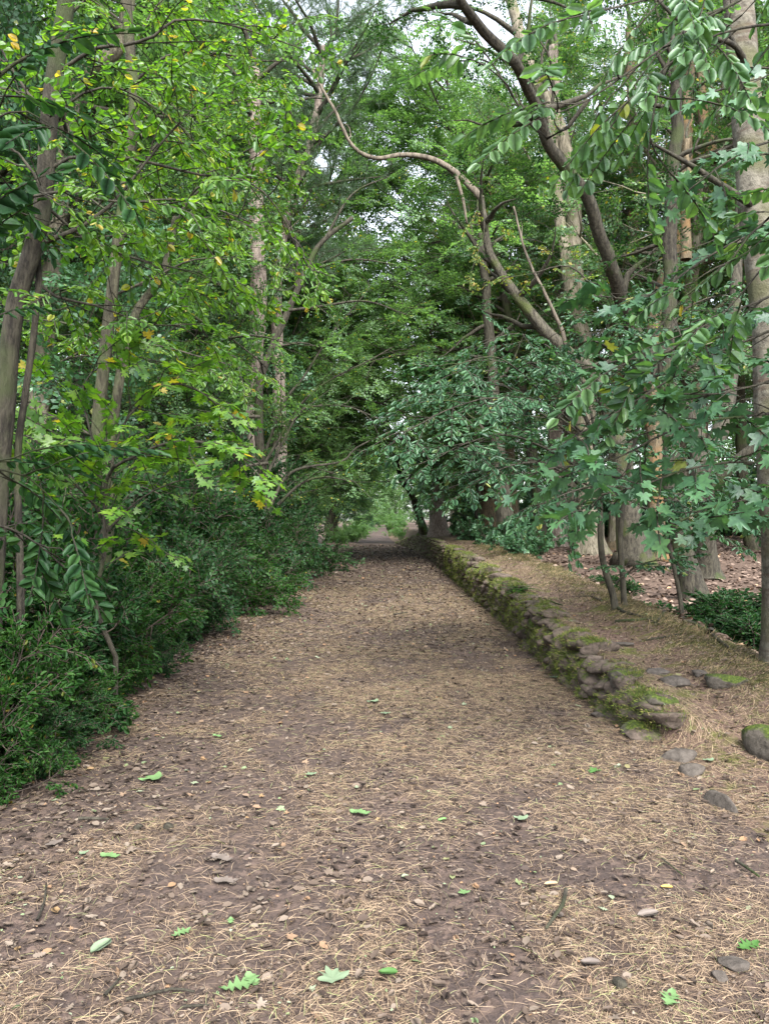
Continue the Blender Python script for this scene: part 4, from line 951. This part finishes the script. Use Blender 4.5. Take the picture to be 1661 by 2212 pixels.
standing(131, [(915, 1152), (905, 1110), (884, 1058), (868, 1040), (855, 990), (845, 940)], [62, 60, 55, 52, 50, 50], .34, .12, M['barkgreen'], M['mid'], 'arching_far_tree', 'thin mossy trunk arching over the far path from the right', (), extra=7, R=4, hmin=.5, key='canopy', ks=.8)

# ---- left side, middle
standing(140, [(545, 1180), (548, 1100), (540, 980), (545, 870), (550, 760), (557, 650), (556, 500), (550, 330), (545, 150)], 22, .30, .18, M['barkpine'], M['needlegreen'], 'left_pine', 'thick pale pine trunk rising from the hedge on the left, nearer of two', (), extra=5, R=2.5, hmin=.85, key='pine', ks=.2, kl=.6)
standing(141, [(603, 1180), (600, 1060), (604, 900), (598, 720), (604, 550), (640, 400), (680, 260), (700, 100)], 24.5, .28, .10, M['barkpine'], M['needlegreen'], 'reddish_pine', 'pine with reddish flaking trunk just right of the thicker pine', (), extra=34, R=3.6, hmin=.5, key='pine', ks=.13, kl=.8, sc=1.5)
t = Tree(142); tr = smooth_poly(traced([(590, 1180), (565, 1000), (562, 840), (590, 750), (625, 670), (662, 585), (700, 520), (760, 470)], 19), .2, .05, 4); b = ground_end(tr[0]); t.trunks.append(trunk_mesh(np.vstack([b, tr]), .14, .05, 12, .2, .4, 3))
for pix, d in [([(564, 1000), (614, 870), (654, 817), (694, 754), (734, 700), (800, 620)], 18.5), ([(566, 1010), (650, 874), (714, 820), (794, 780), (847, 750)], 18), ([(570, 1040), (643, 897), (687, 877), (754, 879), (830, 910)], 17.5),
               ([(580, 1100), (630, 1020), (737, 997), (770, 967), (853, 927)], 17), ([(600, 1090), (650, 1045), (700, 1030), (760, 1040)], 17.5), ([(625, 670), (700, 660), (790, 650), (880, 680)], 18.5), ([(662, 585), (760, 560), (850, 570)], 19), ([(590, 750), (650, 740), (690, 750)], 18.8), ([(560, 860), (500, 800), (440, 780)], 18), ([(562, 900), (480, 900), (400, 930)], 16.5),
               ([(640, 620), (640, 520), (600, 440)], 19), ([(700, 520), (760, 420), (840, 380)], 19), ([(580, 1000), (520, 1010), (450, 1040)], 16)]:
    bough(t, pix, d, .04, 'midd', .38, 1.7, .85, t0=.12, rad=.012, flat=.25)
t.build('ivy_clad_tree', b, M['mid'], M['barkdark'], 'dark ivy clad tree whose many thin limbs fan out over the path from the left', 'tree', None, M['barkdark'])
standing(143, [(85, 1250), (88, 1050), (82, 880), (98, 700), (128, 470), (152, 250), (164, 180), (205, 140), (262, 92), (280, -20)], 13, .20, .11, M['barkpale'], M['lime'], 'pale_crooked_tree', 'thick pale crooked trunk behind the young left edge tree', (), extra=10, R=2.4, hmin=.25, kl=1.2)
standing(144, [(430, 1180), (420, 900), (425, 700), (420, 560), (440, 420)], 26, .22, .12, M['barkgreen'], M['far'], 'green_fanned_tree', 'light green barked tree fanning into many limbs behind the left undergrowth', [([(425, 690), (470, 600), (500, 540)], 26, .12), ([(425, 650), (390, 560), (370, 450)], 26, .12), ([(422, 700), (460, 560), (470, 440)], 26, .1)], extra=9, R=3.2, hmin=.35)
standing(145, [(310, 1200), (300, 1000), (310, 800), (300, 600), (320, 400)], 18, .16, .10, M['bark'], M['mid'], 'slim_grey_tree', 'slim grey trunk deep in the left thicket', (), extra=10, R=2.6, hmin=.25)
standing(146, [(110, 1200), (105, 1000), (100, 800), (85, 600), (60, 400), (50, 200)], 17, .22, .14, M['bark'], M['mid'], 'broad_grey_tree', 'broad grey trunk in shade behind the left edge stems', (), extra=10, R=2.8, hmin=.2)
# dead pale stick leaning among the right trunks
t = Tree(147); c = smooth_poly(traced([(1225, 760), (1210, 700), (1165, 610), (1130, 530), (1108, 445)], 18), .15, .05, 2); t.trunks.append(trunk_mesh(c, .05, .02, 10, .15, 0, 4)); t.rod(t.curve(c[-6], [.3, 0, .8], .5), np.linspace(.012, .004, 6), 4)
t.build('dead_sapling', c[0], None, M['deadwood'], 'bare bleached dead sapling slanting up left of the pale double trunk', 'tree')
t = Tree(148); c = smooth_poly(traced([(1300, 640), (1230, 575), (1150, 590), (1090, 600)], 15), .15); b = c[0]; t.rod(c, np.linspace(.02, .006, len(c)), 6); t.twigs(c, 'elm2', .25, .35, 1.1, .1)
c = smooth_poly(traced([(1040, 420), (1045, 500), (1020, 580)], 19), .15); t.rod(c, np.linspace(.02, .006, len(c)), 6); t.twigs(c, 'elm2', .3, .4, 1.3, .0)
t.build('yellowing_spray', b, M['yellow'], M['barkdark'], 'spray of yellowing leaves in front of the pale double trunk', 'branch', trunkname='wood')

# ---- left hedge and shrubs
BU = [gen_bush(200 + k, 1.0, .75, 'smallhi', 12, 1.0, 26) for k in range(3)] + [gen_bush(210 + k, 1.5, .9, 'small', 13, 1.15, 26) for k in range(3)]
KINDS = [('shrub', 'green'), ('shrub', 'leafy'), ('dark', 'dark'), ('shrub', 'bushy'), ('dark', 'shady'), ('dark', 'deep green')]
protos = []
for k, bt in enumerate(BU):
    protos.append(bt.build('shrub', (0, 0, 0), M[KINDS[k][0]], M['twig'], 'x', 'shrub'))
used = set()
def counted(rows, names):
    cnt = {}
    for row in sorted(rows, key=lambda q: q[2]):
        nm = names[row[0]]; cnt[nm] = cnt.get(nm, -1) + 1; yield row, nm, ORD[cnt[nm]]
def shiftx(x, y): return x + (float(wall_x(y)) - 2.2) * .9 if (x > 0 and y > 60 and x < 9) else x
def place(protolist, k, x, y, rz, sc, label, group=None, z=None):
    pr = protolist[k]; z = float(H(x, y)) - .03 if z is None else z
    if id(pr) not in used:
        used.add(id(pr)); pr.location = (x, y, z); pr.rotation_euler = (0, 0, rz); pr.scale = (sc, sc, sc) if np.isscalar(sc) else sc; tag(pr, label, None, group); return pr
    return copy_tree(pr, (x, y, z), rz, sc, label, group)
ORD = ['first', 'second', 'third', 'fourth', 'fifth', 'sixth', 'seventh', 'eighth', 'ninth', 'tenth', 'eleventh', 'twelfth', 'thirteenth', 'fourteenth', 'fifteenth', 'sixteenth', 'seventeenth', 'eighteenth', 'nineteenth', 'twentieth', 'twenty-first', 'twenty-second', 'twenty-third', 'twenty-fourth', 'twenty-fifth', 'twenty-sixth', 'twenty-seventh', 'twenty-eighth', 'twenty-ninth', 'thirtieth', 'thirty-first', 'thirty-second', 'thirty-third', 'thirty-fourth']
front = [(-2.4, 4.3, .5), (-2.3, 4.9, .45), (-2.45, 5.7, .5), (-2.6, 6.7, .5), (-2.7, 7.8, .55), (-2.55, 4.5, .75), (-2.95, 5.3, .95), (-3.05, 6.2, 1.05), (-3.1, 7.2, 1.1), (-3.1, 8.5, .95), (-3.1, 9.9, 1.0), (-3.2, 11.4, 1.1), (-3.3, 13.2, 1.2), (-3.4, 15.2, 1.25), (-3.5, 17.5, 1.4), (-3.5, 20.2, 1.5), (-3.5, 23.5, 1.7), (-3.7, 27.5, 1.9)]
for i, (x, y, s) in enumerate(sorted(front, key=lambda q: q[1])):
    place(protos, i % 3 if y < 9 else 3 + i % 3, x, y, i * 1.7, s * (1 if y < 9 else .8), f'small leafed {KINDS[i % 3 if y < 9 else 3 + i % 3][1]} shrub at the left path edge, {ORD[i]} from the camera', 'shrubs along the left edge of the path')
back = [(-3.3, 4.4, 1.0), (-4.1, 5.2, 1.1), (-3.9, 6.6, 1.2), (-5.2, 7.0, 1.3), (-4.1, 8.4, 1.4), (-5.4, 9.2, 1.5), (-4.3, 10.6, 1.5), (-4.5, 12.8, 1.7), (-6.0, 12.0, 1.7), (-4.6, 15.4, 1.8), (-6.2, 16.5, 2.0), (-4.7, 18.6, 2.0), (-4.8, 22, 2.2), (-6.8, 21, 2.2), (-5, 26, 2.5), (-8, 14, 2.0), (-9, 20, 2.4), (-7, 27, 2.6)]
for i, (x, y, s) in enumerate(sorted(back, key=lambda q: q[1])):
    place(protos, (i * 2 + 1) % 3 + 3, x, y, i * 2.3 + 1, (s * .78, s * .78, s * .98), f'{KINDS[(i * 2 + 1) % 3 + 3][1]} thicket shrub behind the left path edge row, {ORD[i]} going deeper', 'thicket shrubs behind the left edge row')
lowk = gen_bush(230, .55, .6, 'smallhi', 7, 1.3, 16).build('undershrub', (0, 0, 0), M['dark'], M['twig'], 'x', 'shrub'); LP = [lowk]
for i, (x, y, s) in enumerate([(4.4, 9.6, 1.1), (5.3, 10.2, 1.2), (4.9, 11.4, 1.2), (3.9, 11.2, 1.0), (6.3, 11.2, 1.2), (3.5, 13.5, .8), (5.8, 9.0, 1.1), (6.4, 13, 1.0), (4.9, 8.6, .8)]):
    place(LP, 0, x + .3, y, i * 1.9, (s, s, s * .62), f'low dark undershrub below the bank lip on the right, {ORD[i]} of the clump', 'undershrubs below the bank on the right')
rp = [gen_bush(240 + k, 1.2, 1.1, 'rhodo', 9, 1.0, 20).build('rhododendron', (0, 0, 0), M['cool'], M['twig'], 'x', 'shrub') for k in range(2)]
g = G(1075, 1205); place(rp, 0, 3.6, 19.5, 0, .62, 'glossy rhododendron at the outer foot of the bank bend')
place(rp, 1, 4.3, 27, 1, .95, 'larger glossy rhododendron with pale green whorls farther along the bank')
place(rp, 0, 3.7, 33, 2, .7, 'small rhododendron between the bank and the stout brown trunk')
for i, (x, y, s) in enumerate([(9, 47, 2.2), (13, 46, 2.4), (17, 45, 2.6), (21, 42, 2.4), (26, 43, 2.8), (30, 40, 2.6), (24, 33, 2.0), (29, 33, 2.4), (6.5, 50, 2.2), (21.5, 49, 3.4), (12, 52, 3.2), (17, 52, 3.2), (33, 45, 3.4), (8, 57, 3.4)]):
    place(rp, i % 2, x, y, i * 1.3, s * .85, f'rhododendron closing the back of the open woodland, {ORD[i]} of the row', 'rhododendrons behind the open woodland floor')
# fern on the wall
t = Tree(250); fb = np.array([2.0, 11.5, .60]); fb[2] = float(H(2.15, 11.5))
for k in range(11):
    a = k * .57 + 2.0; c = t.curve(fb, [cos(a), sin(a) - .3, .7], .34, 7, .05, -.12); t.rod(c, np.linspace(.003, .001, 7), 3)
    for j in range(1, 7):
        T = unit(c[j] - c[j - 1]); s0 = unit(np.cross(T, UP))
        for sg in (-1, 1): t.sp.setdefault('frond', []).append((c[j], s0 * sg + T * .35, UP, 1 - j * .11))
SPR['frond'] = [(bake(OM, frames(np.array([[0, 1., 0]]), UP), np.array([.11]), np.zeros((1, 3))), tubes([(np.array([[0, 0, 0], [0, .01, 0], [0, .02, 0]]), np.full(3, .001))], 3))]
t.build('fern', fb, M['shrub'], M['twig'], 'small bright fern growing out of the mossy wall', 'fern', crown='fronds')

# ---- generic trees behind: prototypes then copies
TP = [gen_tree(301, 17, 3.2, 5.2, 26, 'canopy', .26, 7, .95), gen_tree(302, 20, 5, 5.6, 26, 'canopy', .30, 7, .95), gen_tree(303, 14, 1.6, 4.4, 24, 'canopy', .18, 7, .9),
      gen_tree(304, 9, .8, 3.0, 20, 'midd', .10, 6, .5), gen_tree(305, 19, 7.5, 5.2, 22, 'canopy', .32, 7, .95), gen_tree(306, 22, 2, 6.5, 24, 'farc', .35, 7, 1.0)]
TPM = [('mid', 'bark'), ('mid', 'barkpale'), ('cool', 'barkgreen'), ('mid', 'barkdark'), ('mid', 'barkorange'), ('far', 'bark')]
tp = [TP[k].build('woodland_tree', (0, 0, 0), M[TPM[k][0]], M[TPM[k][1]], 'x', 'tree') for k in range(6)]
AP = [gen_arch(321, 14, 4.0, 7.0, 22, 'canopy', .17, .85, .85), gen_arch(322, 11.5, 3.6, 6.2, 20, 'canopy', .13, .75, .8, .3), gen_arch(323, 18, 7.5, 7.2, 24, 'canopy', .24, 1.15, .95, .2)]
ap = [AP[k].build('arching_tree', (0, 0, 0), M[('far', 'mid', 'far')[k]], M[('barklimb', 'barkgreen', 'bark')[k]], 'x', 'tree') for k in range(3)]
AD = ['mid sized', 'low bluish', 'tall']
for sd, rows in ((-1, [(2, 9.5, 15, .9), (0, 5.4, 29, .75), (2, 5.4, 33, .98), (0, 5.4, 37, .9), (1, 5.6, 42, .9), (2, 5.4, 74, 1.2), (0, 5, 80, 1), (1, 6.2, 94, .9), (1, 6.5, 150, .9)]),
                 (1, [(2, 6.3, 31, 1.1), (0, 6.4, 37, .8), (1, 6.6, 43, .8), (2, 5.8, 77, 1.2), (1, 7.2, 96, .8)])):
    for i, ((k, x, y, s), nm, od) in enumerate(counted(rows, AD)):
        x = shiftx(sd * x, y)
        place(ap, k, x, y, (0 if sd < 0 else pi) + .25 * sin(i * 2.3), s, f"{od} {nm} tree arching over the path from the {'left' if sd < 0 else 'right'} side", 'trees arching over the path', z=float(H(x, y)) + .1)
DES = ['grey barked spreading', 'tall pale barked', 'low branched bluish', 'small understorey', 'high crowned brown barked', 'large light green']
left_rows = [(1, -6, 31, 1.2), (1, -5.6, 41, 1.3), (1, -8, 25, 1.1), (2, -6.5, 12, .8), (0, -7.5, 18, .9), (3, -5.2, 14, .9), (3, -5.0, 20, 1.0), (2, -6.5, 25, 1.0), (0, -11, 15, .9), (0, -12, 23, 1.0), (3, -4.8, 27, 1.1), (1, -9, 29, 1.0), (1, -6.6, 33, .95), (0, -7, 38, 1.0), (3, -4.6, 36, 1.2), (4, -6.2, 44, 1), (1, -6.5, 52, 1), (0, -6.2, 60, 1), (5, -7, 70, .9), (2, -5, 76, 1), (5, -16, 32, .9), (5, -22, 42, 1), (0, -16, 20, 1), (5, -12, 45, 1), (5, -20, 60, 1), (2, -6.5, 90, .8), (5, -11, 100, .8), (3, -7.5, 9.5, .8), (0, -6.8, 21.5, .85)]
for i, ((k, x, y, s), nm, od) in enumerate(counted(left_rows, DES)):
    place(tp, k, x, y, i * 2.1, s, f'{od} {nm} tree in the wood left of the path', 'trees of the wood left of the path', z=float(H(x, y)) + .1)
right_rows = [(1, 8.5, 34, 1.2), (1, 13, 33, 1.25), (1, 20, 32, 1.2), (1, 6.5, 48, 1.35), (4, 5.5, 40, 1.25), (1, 16, 24, 1.15), (1, 10.5, 26, 1.1), (4, 6.2, 36, 1), (4, 5.9, 44, .8), (0, 6.5, 50, .95), (4, 6.0, 57, .9), (1, 6.5, 66, 1), (0, 6.2, 78, .9), (5, 8, 92, .8), (4, 10, 40, 1), (4, 14, 34, 1), (4, 19, 38, 1), (1, 16, 50, 1), (4, 24, 46, 1), (4, 13, 24, .9), (4, 18, 27, 1), (5, 12, 62, .9), (5, 22, 62, 1), (5, 30, 56, 1), (5, 16, 80, 1), (4, 30, 40, 1), (1, 9, 30, .8), (5, 9.5, 108, .7), (3, 4.8, 40, 1.1), (3, 4.8, 52, 1.1), (2, 6.5, 74, .9), (2, 20, 56, 1), (2, 27, 50, 1.1), (2, 33, 48, 1.1), (2, 36, 38, 1), (2, 30, 62, 1.2), (2, 40, 58, 1.2), (2, 14, 58, 1)]
for i, ((k, x, y, s), nm, od) in enumerate(counted(right_rows, DES)):
    x = shiftx(x, y); place(tp, k, x, y, i * 1.7 + .5, s, f'{od} {nm} tree in the wood right of the path', 'trees of the wood right of the path', z=float(H(x, y)) + .1)
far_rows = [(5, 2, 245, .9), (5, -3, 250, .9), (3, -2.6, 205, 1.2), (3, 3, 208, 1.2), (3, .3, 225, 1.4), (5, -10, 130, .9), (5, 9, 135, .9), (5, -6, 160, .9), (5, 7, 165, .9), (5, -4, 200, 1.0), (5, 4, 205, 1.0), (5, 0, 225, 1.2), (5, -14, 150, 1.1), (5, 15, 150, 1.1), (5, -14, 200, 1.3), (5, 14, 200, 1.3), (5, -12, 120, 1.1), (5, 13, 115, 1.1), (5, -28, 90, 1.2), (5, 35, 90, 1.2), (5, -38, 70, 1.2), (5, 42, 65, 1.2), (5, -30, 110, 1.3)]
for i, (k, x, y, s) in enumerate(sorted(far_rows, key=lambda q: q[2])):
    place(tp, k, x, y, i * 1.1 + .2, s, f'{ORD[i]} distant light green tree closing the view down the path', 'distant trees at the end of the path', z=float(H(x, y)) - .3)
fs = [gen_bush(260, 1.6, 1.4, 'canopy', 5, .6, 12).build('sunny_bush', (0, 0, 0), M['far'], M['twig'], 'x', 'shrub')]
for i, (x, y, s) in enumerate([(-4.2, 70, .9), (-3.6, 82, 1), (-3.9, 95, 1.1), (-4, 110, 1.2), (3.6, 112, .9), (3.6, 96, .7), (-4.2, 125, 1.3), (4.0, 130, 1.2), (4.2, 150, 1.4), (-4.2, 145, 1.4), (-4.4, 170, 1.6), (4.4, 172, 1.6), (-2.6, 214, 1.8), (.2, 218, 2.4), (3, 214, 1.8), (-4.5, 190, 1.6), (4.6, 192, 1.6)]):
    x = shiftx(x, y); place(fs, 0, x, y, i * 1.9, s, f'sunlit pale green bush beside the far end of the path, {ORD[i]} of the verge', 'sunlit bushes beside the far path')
